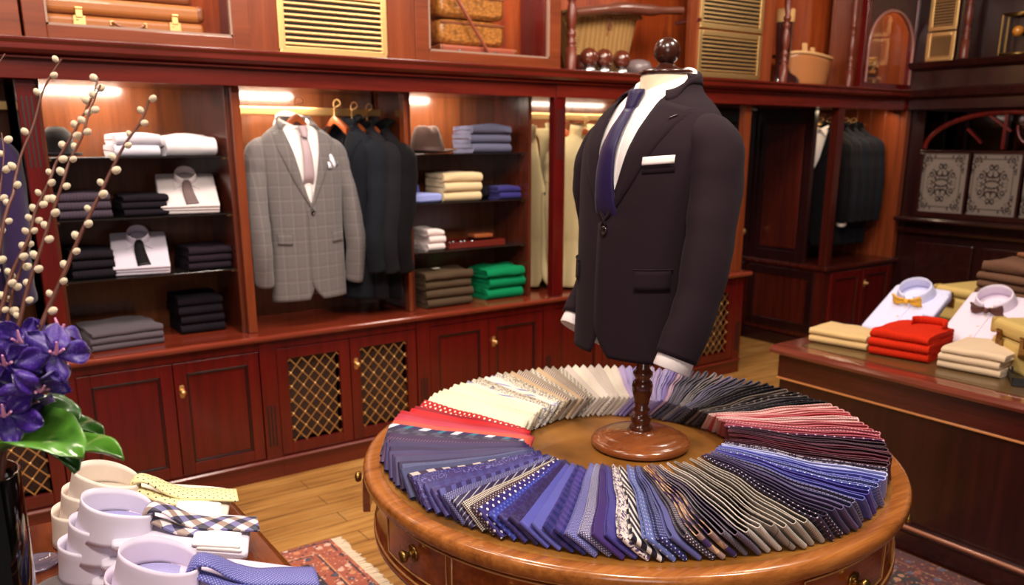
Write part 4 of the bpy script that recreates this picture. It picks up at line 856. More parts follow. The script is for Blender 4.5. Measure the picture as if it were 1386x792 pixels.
def tie_mesh(R0, R1, ao, ai, lean, seed, mat, idx):
    c = Vector((DX, DYc, 0)); W_ = .077+.004*((seed*37) % 7)/7-.002
    pin = c+Vector((R0*cos(ai), R0*sin(ai), 0)); pout = c+Vector((R1*cos(ao), R1*sin(ao), 0)); d = pout-pin; L = d.length; d.normalize()
    tv = Vector((-d.y, d.x, 0)); up = Vector((0, 0, cos(lean)))-tv*sin(lean); nr = tv*cos(lean)+Vector((0, 0, sin(lean)))
    base0 = pin+tv*sin(lean)*W_*.92; base0.z = .7605
    th = .0021; g0 = .0032; g1 = .0098; cl = []  # centreline (s, o)
    def wave(s): return .0032*sin(s*21+ao*2.5)+.0016*sin(s*43+seed)
    N = 12
    Le = L-g1/2
    for i in range(N+1): s = Le*i/N; cl.append((s, wave(s)))
    for k in range(1, 6): a = pi*k/6; cl.append((Le+g1/2*sin(a), wave(Le)+g1/2-g1/2*cos(a)))
    for i in range(N+1): s = Le*(1-i/N); cl.append((s, wave(s)+lerp(g0, g1, s/Le)))
    for k in (1, 2): pass
    n = len(cl); outer = []; inner = []; acc = 0; U = []
    for i, (s, o) in enumerate(cl):
        a = cl[max(0, i-1)]; b = cl[min(n-1, i+1)]; tx, ty = b[0]-a[0], b[1]-a[1]; l = hypot(tx, ty) or 1; nx, ny = -ty/l, tx/l
        outer.append((s-nx*th/2, o-ny*th/2)); inner.append((s+nx*th/2, o+ny*th/2))
        if i: acc += hypot(s-cl[i-1][0], o-cl[i-1][1])
        U.append(acc)
    loop = outer+inner[::-1]; UL = U+U[::-1]; M = len(loop); V = 6; rows = []; uvs = []
    for j in range(V+1):
        v = j/V; w = v*W_; row = []; uv = []; edge = .0008*(1 if j in (0, V) else 0)
        for (s, o), u in zip(loop, UL):
            bulge = .0022*sin(pi*v)*sin(s*17+seed)
            p = base0+d*(s+.004*(v-.5)*sin(seed))+nr*(o+bulge)+up*w; p.z = max(p.z, .7595); row.append(p-Vector((DX, DYc, TT))); uv.append((u+seed*.13, w))
        rows.append(row); uvs.append(uv)
    b = B(); b.grid(rows, cv=True, uv=uvs, flip=True)
    for rw, fl in ((0, 1), (V, 0)):
        q = [rows[rw][k] for k in range(M)]; uu = uvs[rw]; fs = []; us = []
        for k in range(n-1):
            f = (k, k+1, M-2-k, M-1-k); f = f if fl else f[::-1]; fs.append(f); us.append(tuple(uu[z] for z in f))
        b.add(q, fs, False, us)
    o = b.build('necktie', mat); o.location = (DX, DYc, TT); return o
def refine(tab, x):
    return interp(tab, x)[0]
import collections
cnt = collections.Counter(); TIES = []
A = 121.; allt = []
for s0, s1, mats in SPEC:
    k = max(len(mats), int(round((s1-s0)/2.28))) if s0 != 121. else 1
    for i in range(k):
        ao = s0+(s1-s0)*i/k; m, dsc = mats[i % len(mats)] if k <= len(mats)*1.01 else mats[int(i*len(mats)/k)] if (s0 < 250 or 290 < s0 < 340) else mats[i % len(mats)]
        allt.append((ao, m, dsc))
tot = collections.Counter(d for _, _, d in allt); seen = collections.Counter(); ORD = ['first', 'second', 'third', 'fourth', 'fifth', 'sixth', 'seventh', 'eighth', 'ninth', 'tenth']
def side(a):
    a = a % 360
    for hi, n in ((40, 'back right'), (75, 'back'), (125, 'back left'), (165, 'left'), (205, 'near left'), (245, 'near'), (275, 'near right'), (320, 'right'), (361, 'far right')):
        if a < hi: return n
for i, (ao, m, dsc) in enumerate(allt):
    ai = interp(ANCH, ao)[0]; ln = interp(LEAN, ao)[0]
    R0 = .262+rnd.uniform(-.006, .006)+(.03 if 140 < ao < 215 else 0); R1 = .628+rnd.uniform(-.004, .006)+(.008 if 255 < ao < 320 else 0)-(.02 if ao > 395 or ao < 130 else 0)
    o = tie_mesh(R0, R1, Rd(ao), Rd(ai), Rd(ln+rnd.uniform(-2, 2)), i, m, i)
    seen[dsc] += 1
    lab = dsc+', '+('the '+ORD[seen[dsc]-1]+' such clockwise from the camera side, ' if False else '')
    if tot[dsc] > 1: lab = '%s, %s of %s on the %s of the ring' % (dsc, ORD[seen[dsc]-1], {2: 'two', 3: 'three', 4: 'four', 5: 'five', 6: 'six'}.get(tot[dsc], 'several'), side(ao))
    else: lab = '%s on the %s of the ring' % (dsc, side(ao))
    tag(o, lab, 'tie', 'ties fanned in a ring on the drum table')
# ------------------------------------------------------------------ folded goods
def folded(name, w, d, h, mat, label, loc, rz=0., cat_='folded clothes', group=None, seed=0, amp=.003, plies=2):
    """folded cloth: smooth fold along the local front (-Y), layered ends at the sides"""
    t = h/plies*.94; r = h/2-t/2; cl = []; N = 9
    if plies == 2:
        for i in range(N+1): cl.append((d/2-(d-h/2)*i/N, t/2))
        for k in range(1, 8): a = pi*k/8; cl.append((-d/2+h/2-(r)*sin(a), h/2-r*cos(a)))
        for i in range(N+1): cl.append((-d/2+h/2+(d-h/2)*i/N, h-t/2))
    n = len(cl); outer = []; inner = []
    for i, (s, o) in enumerate(cl):
        a = cl[max(0, i-1)]; b = cl[min(n-1, i+1)]; tx, ty = b[0]-a[0], b[1]-a[1]; l = hypot(tx, ty) or 1; nx, ny = -ty/l, tx/l
        outer.append((s+nx*t/2, o+ny*t/2)); inner.append((s-nx*t/2*.92, o-ny*t/2*.92))
    loop = outer+inner[::-1]; M = len(loop); rows = []; NX = 12
    for j in range(NX+1):
        u = j/NX*2-1; row = []
        for k, (s, o) in enumerate(loop):
            x = u*w/2; nz = noise.noise(Vector((x*10+seed*5.3, s*10+seed, o*12)))
            e = 1-.0*abs(u); z = o; 
            if z > h*.3: z += nz*amp*2-amp*(u*u)*1.2
            row.append((x+nz*amp*1.5+(.004*noise.noise(Vector((s*20, o*90, seed+u*3))) if abs(u) > .9 else 0), s+nz*amp*1.2, max(0., z)))
        rows.append(row)
    b = B(); b.grid(rows, cv=True, flip=False)
    for q, fl in ((0, 0), (NX, 1)):
        pts = rows[q]; fs = []
        for k in range(n-1):
            f = (k, k+1, M-2-k, M-1-k); fs.append(f if fl else f[::-1])
        b.add(pts, fs)
    o = b.build(name, mat, None, loc=loc); o.rotation_euler = (0,0,rz)
    bev = o.modifiers.new('Bevel', 'BEVEL'); bev.width = min(.004, t*.25); bev.segments = 2; bev.limit_method = 'ANGLE'; bev.angle_limit = Rd(50)
    tag(o, label, cat_, group); return o
POS = {1: ['single'], 2: ['top', 'bottom'], 3: ['top', 'middle', 'bottom'], 4: ['topmost', 'second from top', 'third from top', 'bottom'], 5: ['topmost', 'second', 'third', 'fourth', 'bottom']}
def stack(name, n, w, d, hs, mat, what, where, x, y, z, rz=0., seed=0, jit=.006, amp=.003, cat_='folded clothes'):
    H = hs/n; zz = z
    for i in range(n):
        m = mat[i % len(mat)] if isinstance(mat, list) else mat
        folded(name, w*(1-rnd.uniform(0, .04)), d, H*.985, m, '%s, %s, %s' % (what, 'single' if n == 1 else POS[n][n-1-i]+' of stack', where), (x+rnd.uniform(-jit, jit), y+rnd.uniform(-jit, jit), zz), rz+rnd.uniform(-.03, .03), cat_, 'folded '+what.split(' ', 0)[0]+' '+where, seed+i, amp if i == n-1 else .0008)
        zz += H
def shelf_stack(name, px0, px1, ptop, z, n, mat, what, where, d=.24, yf=3.80, rz=0., **k):
    a = atY(px0, (ptop+0), yf); b = atY(px1, ptop, yf); zt = (a.z+b.z)/2; w = abs(b.x-a.x)
    if a.x > 1.6: d = min(d, .2)
    dep = d; w2 = max(.10, w-d*.85*(a.x+b.x)/2/yf)
    stack(name, n, w2, dep, max(.03, zt-z-.001), mat, what, where, b.x-w2/2, yf+dep/2, z+.001, rz, **k)
WSH = cloth('white_shirt_cloth', (236,230,236), .05, .8, .03, 900., 12., .3); LGS = cloth('pale_grey_shirting', (206,202,216), .05, .8, .05, 900., 12., .3)
PLG = knit('plum_grey_knit', (78,66,80)); KBL = knit('black_knit', (34,28,36)); DPL = knit('dark_aubergine_knit', (44,34,44)); GRN = knit('emerald_knit', (14,140,88)); OLV = knit('olive_brown_knit', (88,70,54)); BGR = knit('blue_grey_knit', (104,104,130)); NVS = cloth('navy_shirt_cloth', (50,44,112), .1, .6, .1, 900., 14., .5)
CRW = cloth('cream_trouser_cloth', (214,188,146), .15, .85, .06, 700., 10., .3); TRG = cloth('grey_trouser_cloth', (88,78,86), .15, .8, .08, 700., 10., .3)
S0, S1, S2 = 1.485, 1.24, .993
shelf_stack('folded_shirt', 138, 216, 180, S0, 2, [LGS, LGS], 'pale grey folded shirt', 'on the top left shelf', seed=1)
shelf_stack('folded_shirt', 205, 293, 182, S0, 1, WSH, 'bright white folded shirt', 'beside the pale grey pair on the top left shelf', seed=5, amp=.007)
shelf_stack('folded_jumper', 62, 148, 262, S1, 3, PLG, 'plum-grey folded jumper', 'on the second left shelf', seed=7)
shelf_stack('folded_jumper', 150, 228, 264, S1, 3, KBL, 'black folded jumper', 'between the plum-grey stack and the tied shirt', seed=11)
shelf_stack('folded_jumper', 84, 155, 340, S2, 3, KBL, 'black folded jumper', 'left of the black-tied shirt', seed=14)
shelf_stack('folded_jumper', 236, 314, 335, S2, 3, DPL, 'aubergine folded jumper', 'right of the black-tied shirt', seed=17)
shelf_stack('folded_jumper', 225, 302, 402, TZ, 4, KBL, 'black folded jumper', 'on the ledge under the left shelves', yf=3.86, seed=20)
shelf_stack('folded_trousers', 104, 222, 446, TZ, 3, TRG, 'charcoal grey folded trousers', 'lying on the ledge behind the orchids', yf=3.74, d=.27, seed=23, amp=.004, rz=.06)
shelf_stack('folded_jumper', 613, 692, 168, S0, 3, BGR, 'blue-grey folded jumper', 'beside the fedora', seed=26, amp=.005)
shelf_stack('folded_trousers', 578, 654, 234, S1, 3, CRW, 'cream folded chinos', 'on the shelf below the fedora', seed=30, amp=.005)
shelf_stack('folded_shirt', 560, 602, 311, S2, 3, cloth('blush_white_cloth', (224,208,206), .1, .8, .03), 'blush-white folded shirt', 'left on the third shelf beside the wooden tray', seed=33)
shelf_stack('folded_jumper', 553, 640, 368, TZ, 4, OLV, 'olive-brown folded jumper', 'on the ledge beside the dark jackets', yf=3.74, seed=36, amp=.005)
shelf_stack('folded_jumper', 637, 711, 362, TZ, 3, GRN, 'emerald green folded jumper', 'on the ledge', yf=3.76, seed=41, amp=.006)
shelf_stack('folded_shirt', 652, 706, 252, S1, 2, NVS, 'navy violet folded shirt', 'right end of the shelf below the fedora', seed=44, amp=.003)
p = atY(662, 228, 3.95); tag(B().rslab(.2, .16, .07, .03, 9, .012).build('folded_scarf', KBL, None, loc=(p.x+.02, 3.98, S1+.001)), 'black scarf lying folded behind the navy violet shirts', 'scarf')
p = atY(600, 372, 3.8); b = B().box(-.02, .02, -.014, .014, 0, .001); 
o = b.build('paper_label', plain('cream_label', (222,214,190), .6), None, loc=(atY(590, 375, 3.83).x, 3.83, (atY(553, 368, 3.74).z+atY(640, 368, 3.74).z)/2+.006)); tag(o, 'small cream paper label lying on the olive-brown jumper stack', 'label')
# wooden tray with cufflinks
p0 = atY(608, 337, 3.80); p1 = atY(684, 330, 3.80); r = empty('cufflink_tray', ((p0.x+p1.x)/2, 3.89, S2)); tag(r, 'low wooden tray with cufflinks on the third shelf', 'tray'); w = p1.x-p0.x
b = B(); b.box(-w/2, w/2, -.09, .09, .001, .02); b.box(-w/2, w/2, -.09, -.084, .02, .034); b.box(-w/2, w/2, .084, .09, .02, .034); b.box(-w/2, -w/2+.006, -.09, .09, .02, .034); b.box(w/2-.006, w/2, -.09, .09, .02, .034); b.build('tray', MAHX, r, .002)
b = B()
for i in range(5): b.ball((-w/2+.04+i*.035, -.03+.02*(i % 2), .027), .007, 6)
b.build('cufflink', CHROME, r)
tag(B().rslab(.12, .08, .022, .006, 3, .001).build('leather_wallet', plain('tan_leather', (160,84,44), .4), None, loc=(p1.x-.08, 3.93, S2+.036)), 'tan leather wallet resting on the wooden tray', 'wallet')
# display shirts (folded, with collar and tie)
def collar_ring(root, mat, r, h, lean=.25, open_=Rd(16), z=0., y=0., sx=1., th=.0016, spread=.010, tip=.02, inner=None, dip=.3):
    R = []; N = 40
    for i in range(N+1):
        t = i/N; ph = lerp(-pi+open_, pi-open_, t)      # ph = 0 is the back of the neck (+Y); opening faces -Y
        f = abs(ph)/pi; zt = h*(1-dip*f**2); zl = -.002-tip*max(0, f-.7)/.3
        c, s = sin(ph), cos(ph); row = []
        for q in range(4): u = q/3; row.append((r*sx*c*(1-.02*u), r*s*(1-.02*u)+y-lean*h*u*.4, z+zt*u*.98))
        for q in range(1, 6): u = q/5; rr = r+spread*u+.001; row.append((rr*sx*c, rr*s+y-lean*h*(1-u)*.4, z+zt*(1-u)+zl*u+.0015*sin(pi*u)))
        R.append(row)
    return B().grid(R, flip=True).build('collar', mat, root, solid=th)
def drape_tie(root, mat, pts, wid, name='necktie', th=.004):
    P = cat(pts, 6); rows = []; uv = []; acc = 0
    for i, p in enumerate(P):
        a = P[max(0, i-1)]; b = P[min(len(P)-1, i+1)]; t = (b-a).normalized(); s = t.cross(Vector((0,0,1))); s = Vector((s.x, s.y, s.z)).normalized()
        if i: acc += (p-P[i-1]).length
        w = interp(wid, i/(len(P)-1))[0]/2; row = []; ur = []
        for j in range(7): u = j/6*2-1; row.append(p+s*w*u+Vector((0,0,-.004*u*u))); ur.append((acc, w*u))
        rows.append(row); uv.append(ur)
    o = B().grid(rows, uv=uv, flip=True).build(name, mat, root, solid=th); return o
def shelf_shirt(px0, px1, pty, pby, z, mat, tmat, lab, tlab):
    a = atY(px0, pby, 3.8); b = atY(px1, pby, 3.8); w = (b.x-a.x)*.95; cx = (a.x+b.x)/2
    top = atY((px0+px1)/2, pty, 3.98).z-z
    for i in range(3):
        r_ = empty('display_shirt', (cx, 3.90, z+.004+.012*i)); r_.rotation_euler = (Rd(33), 0, Rd(-10)); r_.location.y = 3.90-.006*i; r_.location.z = z+.066+.0125*i
        tag(r_, lab+', top of its pile' if i == 2 else '%s shirt at the %s of the pile under the %s' % (lab.split(' shirt')[0], ['bottom', 'middle'][i], tlab.split(' on ')[0]), 'shirt', 'display shirts on the left shelves')
        B().rslab(w, .24, .014, .006, i, .001).build('shirt_body', mat, r_, loc=(0, 0, .0))
        if i == 2:
            r_.location.z += .0
            cr = collar_ring(r_, mat, .042, .045, z=.014, y=.075, spread=.008, tip=.004)
            q = B()
            for sg in (1, -1): q.prism([(sg*.008, .036), (sg*.055, .07), (sg*.05, -.005)][::sg], .0155, .0185, 'z')
            q.build('collar_point', mat, r_)
            t_ = drape_tie(None, tmat, [(0, .04, .03), (0, .02, .034), (0, -.02, .022), (.01, -.11, .018)], [(0, .02), (.12, .034), (.2, .028), (1, .052)]); t_.location = r_.location; t_.rotation_euler = r_.rotation_euler; tag(t_, tlab, 'tie')
    w_ = B().prism([(-.05, 0), (.085, 0), (.085, .098), (-.05, .012)], cx-w*.3, cx+w*.3, 'x').build('shirt_rest', MAH, None); w_.location = (0, 3.915, z+.001); tag(w_, 'low wooden wedge under the '+lab, 'display rest')
shelf_shirt(222, 304, 236, 290, S1, cloth('pinkish_white_shirt', (226,214,216), .05), tie_mat('grey_brown_tie', 'plain', (110,92,92)), 'white shirt with grey-brown tie on the second left shelf', 'grey-brown tie on the display shirt of the second left shelf')
shelf_shirt(158, 238, 310, 372, S2, cloth('lilac_white_shirt', (214,204,222), .05), tie_mat('jet_tie', 'plain', (20,16,20)), 'lilac-white shirt with black tie on the third left shelf', 'black tie on the display shirt of the third left shelf')
# blue shirt with collar beside the cream chinos
bs = cloth('sky_blue_shirt', (150,158,222), .05, .8, .06); a = atY(560, 275, 3.8)
r = empty('display_shirt', (a.x+.07, 3.92, S1+.001), Rd(10)); tag(r, 'light blue folded shirt with deeper blue collar, left end of the shelf below the fedora', 'shirt'); B().rslab(.19, .24, .045, .015, 8, .003).build('shirt_body', bs, r)
collar_ring(r, cloth('mid_blue_collar', (92,92,176), .05), .05, .05, z=.045, y=.05)
# hats
FEL = cloth('brown_felt', (66,48,43), .1, .9, .06, 300., 10., .1)
a = atY(550, 208, 3.86); b_ = atY(612, 208, 3.86); r = empty('fedora_hat', ((a.x+b_.x)/2+.01, 3.90, S0+.001)); tag(r, 'brown felt fedora on the top shelf beside the blue-grey jumpers', 'hat'); R_ = (b_.x-a.x)/2*1.2
rows = []
for i, (q, z) in enumerate([(1., .014), (.98, .010), (.8, .004), (.58, .003), (.565, .01), (.56, .04), (.51, .09), (.41, .128), (.28, .138), (.14, .126), (.02, .120)]):
    row = []
    for k in range(36):
        a_ = 2*pi*k/36; x = R_*q*cos(a_)*.9; y = R_*q*sin(a_)*1.05
        zz = z-(.02*math.exp(-((abs(x)-.0)/.02)**2) if z > .09 else 0)
        if .05 < z and y < -.02: x *= 1-.25*min(1, (z-.05)/.05)
        if i < 3: zz += .008*abs(cos(a_))
        row.append((x, y, zz))
    rows.append(row)
B().grid(rows, cv=True, flip=False).build('crown', FEL, r, solid=.002)
B().lathe([(R_*.575, .008), (R_*.572, .032)], (0,0,0), 36, .9, 1.05, cap=False).build('hat_band', plain('dark_band', (70,50,46), .6), r)
a = atY(58, 210, 3.86); b_ = atY(108, 210, 3.86); r = empty('bowler_hat', ((a.x+b_.x)/2, 3.92, S0+.001)); tag(r, 'black bowler hat behind the willow stems, top left shelf', 'hat'); R_ = (b_.x-a.x)/2+.03
B().lathe([(R_, .016), (R_*.97, .008), (R_*.72, .004), (R_*.68, .012), (R_*.67, .06), (R_*.58, .095), (R_*.35, .115), (.0001, .12)], (0,0,0), 36, .9, 1.1, cap=False).build('crown', cloth('black_felt', (18,14,16), .2), r, solid=.002)
# ------------------------------------------------------------------ luggage
def suitcase(name, label, loc, rz, w, d, h, mat, cap_mat, split=.45, latch=(.2, .8), handle=True, metal=BRASS, lz=None):
    r = empty(name, loc, rz); tag(r, label, 'suitcase'); zs = h*(1-split)
    B().box(-w/2, w/2, -d/2, d/2, .001, zs).build('case_base', mat, r, min(.02, h*.12), 4)
    B().box(-w/2-.004, w/2+.004, -d/2-.004, d/2+.004, zs+.002, h).build('case_lid', mat, r, min(.024, h*.14), 4)
    for sx in (-1, 1):
        for zz in ((zs+.004, h+.002),):
            b = B().box(sx*(w/2+.007)-.02*sx-.022*(sx > 0)-0*(sx < 0), sx*(w/2+.0065), -d/2-.0065, -d/2+.05, zz[0], zz[1]); 
            b.build('corner_guard', cap_mat, r, .02, 4)
    for u in latch:
        x = -w/2+w*u; l = h*.2
        b = B(); b.box(x-.022, x+.022, -d/2-.008, -d/2, zs-l-.012, zs-.004); b.box(x-.012, x+.012, -d/2-.013, -d/2-.002, zs-.01, zs+l*.7); b.tube([(x-.012, -d/2-.011, zs+l*.7), (x+.012, -d/2-.011, zs+l*.7)], .006, 8)
        b.lathe([(.0001, -.001), (.006, -.001), (.006, .001), (.0001, .001)], (x-.008, -d/2-.008, zs-l*.6), 8); b.build('latch', metal, r, .0015)
    if handle:
        hz = zs-h*.16 if lz is None else lz; hb = B().tube(cat([(-.06, -d/2, hz+.004), (-.055, -d/2-.018, hz), (-.03, -d/2-.026, hz-.012), (.03, -d/2-.026, hz-.012), (.055, -d/2-.018, hz), (.06, -d/2, hz+.004)], 5), .0055, 8)
        hb.build('handle', cap_mat, r)
        m = B()
        for sx in (-1, 1): m.box(sx*.062-.007, sx*.062+.007, -d/2-.006, -d/2, hz-.006, hz+.012)
        m.build('handle_mount', metal, r, .001)
    return r
TAN = plain('tan_hide', (164,98,46), .38, coat=.25, bumpscale=40., bs=.3, bd=.003); TAND = plain('dark_tan_hide', (120,62,28), .4, coat=.2)
a = atY(62, 40, 3.82); b_ = atY(277, 52, 3.82)
suitcase('suitcase', 'worn tan leather suitcase with twin brass locks in the top left case', ((a.x+b_.x)/2, 3.93, LZ+.014), 0, b_.x-a.x, .24, .16, TAN, TAND, .42)
suitcase('suitcase', 'second tan suitcase, lying on top of the one with brass locks', ((a.x+b_.x)/2-.01, 3.94, LZ+.176), 0, b_.x-a.x-.06, .22, .15, TAND, TAN, .5)
a = atY(597, 72, 3.82); b_ = atY(700, 77, 3.82)
suitcase('suitcase', 'reddish leather case with silver locks under the crocodile bags', ((a.x+b_.x)/2, 3.92, LZ+.014), 0, b_.x-a.x, .2, .085, plain('red_tan_hide', (150,72,50), .4, coat=.3), TAND, .45, (.22, .68), True, CHROME)
def croc(name, c):
    t = NT(name); o = t.obj(); v = t.vor(t.mapp(o, (1, 1, 1.5)), 48.); t.p(Base_Color=t.mix(v, s2l(c), s2l(tuple(x*.5 for x in c))), Roughness=.3, Coat_Weight=.4); t.bump(v, .5, -.003); return t.m
CRO = croc('crocodile_tan', (196,124,50)); w = b_.x-a.x
for i, lab in enumerate(['tan crocodile-skin bag standing on the reddish leather case', 'upper tan crocodile-skin bag at the top edge above the other']):
    r = empty('crocodile_bag', ((a.x+b_.x)/2-.03, 3.93, LZ+.101+i*.13)); tag(r, lab, 'bag', 'crocodile bags')
    B().rslab(w*.86, .18, .126, .03, i, .004).build('bag_body', CRO, r); B().box(-w*.42, w*.42, -.094, -.088, .1, .112).build('bag_strap', TAND, r, .002)
s_ = B(); p0 = atY(608, -20, 3.80); p1 = atY(661, 71, 3.80); s_.tube([p0, p1], .0085, 10); s_.tube([p1, p1+(p1-p0).normalized()*.03], .006, 8)
tag(s_.build('walking_stick', plain('malacca', (140,70,50), .3, coat=.5)), 'slender brown walking stick leaning diagonally across the crocodile bags', 'walking stick')
# basket
def wicker():
    t = NT('wicker'); x = t.xyz(t.obj()); a_ = t.mth('SINE', t.mth('MULTIPLY', t.mth('ADD', x[0], x[1]), 2*pi/.034)); b1 = t.mth('SINE', t.mth('ADD', t.mth('MULTIPLY', x[2], 2*pi/.012), t.mth('MULTIPLY', t.mth('SIGN', a_), pi/2)))
    h = t.mth('ADD', t.mth('MULTIPLY', a_, .35), b1); n = t.noise(t.obj(), 40., 2.)
    t.p(Base_Color=t.mix(t.mth('MULTIPLY_ADD', h, .3, .5), s2l((96,50,16)), s2l((232,178,104))), Roughness=.6); t.bump(h, .9, .004); return t.m
WK = wicker(); a = atY(786, 95, 3.86); b_ = atY(850, 100, 3.86); c_ = atY(776, 22, 3.86); d_ = atY(868, 28, 3.86)
r = empty('wicker_basket', ((a.x+b_.x)/2, 3.95, LZ)); tag(r, 'square wicker picnic basket with leather strap on the gallery ledge', 'basket'); hb = .312; w0 = (b_.x-a.x)/2; w1 = (d_.x-c_.x)/2
rows = []
for i in range(9):
    t = i/8; ww = lerp(w0, w1, t); dd = lerp(.08, .105, t); row = []
    for k in range(32):
        a_ = 2*pi*k/32; e = .35; row.append((ww*abs(cos(a_))**e*(1 if cos(a_) > 0 else -1), dd*abs(sin(a_))**e*(1 if sin(a_) > 0 else -1), .002+hb*t))
    rows.append(row)
b = B().grid(rows, cv=True); b.add(rows[0], [tuple(range(32))]); b.build('basket_body', WK, r)
B().rslab(w1*2+.02, .225, .03, .01, 2, .002, c=(0,0,hb+.002)).build('lid', WK, r)
b = B().bar((.01, -.108, hb+.02), (.012, -.104, hb-.05), .018, .005).bar((.012, -.104, hb-.04), (.0, -.1, hb-.1), .012, .004); b.tube([(.012+.014*cos(q*pi/6), -.11, hb-.05+.014*sin(q*pi/6)) for q in range(12)], .003, 6, closed=True); b.build('strap', TAND, r)
BW = wood('bowl_wood', (50,20,12), (96,42,28), 'z', .15, .8, c2=(114,54,36)); 
for i, px in enumerate((787, 797, 817, 841)):
    y = 3.78 if i else 3.84; p = atY(px, 90, y); o = B().ball((0,0,0), .052, 18).build('bowling_wood', BW, None, loc=(p.x, y, LZ+.053+(.0)))
    if i: o.location.z = LZ+.082
    tag(o, ['dark bowling wood half hidden at the left end of the row', 'glossy brown bowling wood, left of the three in front of the basket', 'glossy brown bowling wood, middle of the three in front of the basket', 'glossy brown bowling wood, right of the three in front of the basket'][i], 'ball', 'bowling woods in front of the basket')
    if i:
        q = B().lathe([(.045, 0), (.045, .012), (.036, .03), (.028, .038)], (0,0,0), 24, cap=False).build('ball_stand', CHROME, None, loc=(p.x, y, LZ+.0005), solid=.002); tag(q, 'silvery ring stand beneath the %s bowling wood' % ['', 'left', 'middle', 'right'][i], 'stand', 'silver ring stands')
p = atY(870, 92, 3.84); o = B().lathe([(.02, 0), (.07, .012), (.085, .05), (.07, .085), (.03, .1), (.0001, .1)], (0,0,0), 28).build('stoneware_bowl', plain('grey_stoneware', (120,104,106), .4, coat=.4), None, loc=(p.x, 3.88, LZ)); tag(o, 'grey rounded lidded pot to the right of the wicker basket', 'pot')
p0 = atY(777, 16, 3.78); p1 = atY(845, 11, 3.78); p2 = atY(923, 14, 3.78)
o = B().tube(cat([p0+Vector((0,0,-.004)), (p0+p1)/2, p1, (p1+p2)/2+Vector((0,0,-.006)), p2], 5), [.026]*8+[.032]*8+[.022]*5, 12).build('rolled_hide', plain('dark_brown_hide', (104,58,44), .3, coat=.5)); tag(o, 'dark brown club-shaped roll lying across the top of the wicker basket', 'roll')
hk = B().bar((4.0, 3.72, p2.z-.05), (4.0, 3.92, p2.z-.05), .02).bar((4.0, 3.78, p2.z-.05), (4.0, 3.78, p2.z-.022), .02); tag(hk.build('wall_bracket', MAH, None, .002), 'wooden bracket holding the right end of the brown roll', 'bracket')
# riding boot, bucket
p = atY(1060, 113, 3.84); r = empty('riding_boot', (p.x+.0, 3.84, LZ), Rd(-20)); tag(r, 'tall dark riding boot with tan top beside the leather bucket', 'boot')
BT = plain('polished_boot', (54,24,22), .12, coat=1.)
rows = []
for z, x, rx_, ry_ in [(.0, .02, .10, .042), (.03, .025, .10, .042), (.055, .015, .085, .04), (.08, -.01, .058, .04), (.12, -.02, .045, .04), (.2, -.02, .05, .045), (.3, -.02, .056, .05), (.40, -.02, .058, .052)]:
    rows.append([(x+rx_*cos(2*pi*k/24), ry_*sin(2*pi*k/24), z) for k in range(24)])
b = B().grid([rows[0]]+rows, cv=True); b.add(rows[0], [tuple(range(24))]); b.build('boot_shaft', BT, r)
B().lathe([(.061, .40), (.063, .41), (.063, .48), (.058, .482)], (-.02,0,0), 24, 1., .9, cap=False).build('boot_top', plain('boot_top_tan', (196,150,96), .4), r)
a = atY(1072, 112, 3.86); b_ = atY(1119, 115, 3.86); hh = .205
r = empty('leather_bucket', ((a.x+b_.x)/2, 3.9, LZ)); tag(r, 'tan leather bucket bag with open top on the gallery ledge', 'bag'); w0 = (b_.x-a.x)/2; rows = []
for i in range(8):
    t = i/7; rows.append([(lerp(w0, w0*1.22, t)*cos(2*pi*k/32), .1*sin(2*pi*k/32)*(1+.1*t), .002+hh*t+.012*sin(4*pi*k/32)*t) for k in range(32)])
b = B().grid(rows, cv=True); b.add(rows[0], [tuple(range(32))]); b.build('bucket_body', plain('bucket_hide', (176,112,66), .35, coat=.4), r, solid=.005)
B().tube(rows[-1], .012, 8, closed=True).build('rim', plain('pale_hide', (206,156,104), .5), r)
B().bar((-.05,-.02,hh-.04), (.0,.03,hh+.09), .035, .01).bar((.0,-.05,hh-.04), (.05,0,hh+.06), .03, .01).build('rolled_papers', plain('buff_leather', (196,146,90), .6), r)
o = B().tube([(.75, 0, 0), (0, 0, 0)], .014, 10).build('riding_crop', DARKW, None, loc=(p.x+.08, 4.0, LZ+.16)); o.location.z = LZ+.2; o.rotation_euler=(0, Rd(0), 0); tag(o, 'dark wooden stick lying level behind the leather bucket', 'stick')
# arched case contents
for i, (h_, z_, lab, m) in enumerate([(.085, LZ+.002, 'brown leather case at the bottom of the arched case', TAND), (.08, LZ+.089, 'darker satchel in the middle of the arched case pile', plain('satchel_brown', (96,52,30), .4)), (.05, LZ+.171, 'buff leather roll on top of the arched case pile', plain('buff_leather', (196,146,90), .6))]):
    suitcase('leather_case', lab, (5.86-.02*i, 3.85, z_), 0, .30-.04*i, .16, h_, m, TAN, .4, (.3, .7), i < 2)
# right-wall gallery: lamp-like framed object, glass drops
p = X_ = atX(1372, 60, 6.24); r = empty('brass_lantern', (6.23, 2.94, RZ)); tag(r, 'brass-framed lantern on the dark cornice at the right edge', 'lantern')
b = B()
for y in (-.09, .09):
    for x in (-.04, .04): b.tube([(x, y, 0), (x, y, .26)], .006, 6)
for z in (.006, .26):
    b.tube([(-.04,-.09,z), (.04,-.09,z), (.04,.09,z), (-.04,.09,z)], .007, 6, closed=True)
b.build('lantern_frame', BRASSD, r); B().ball((0,0,.15), .035, 10).build('lamp_globe', plain('amber_glass', (190,120,40), .2, coat=.5), r)
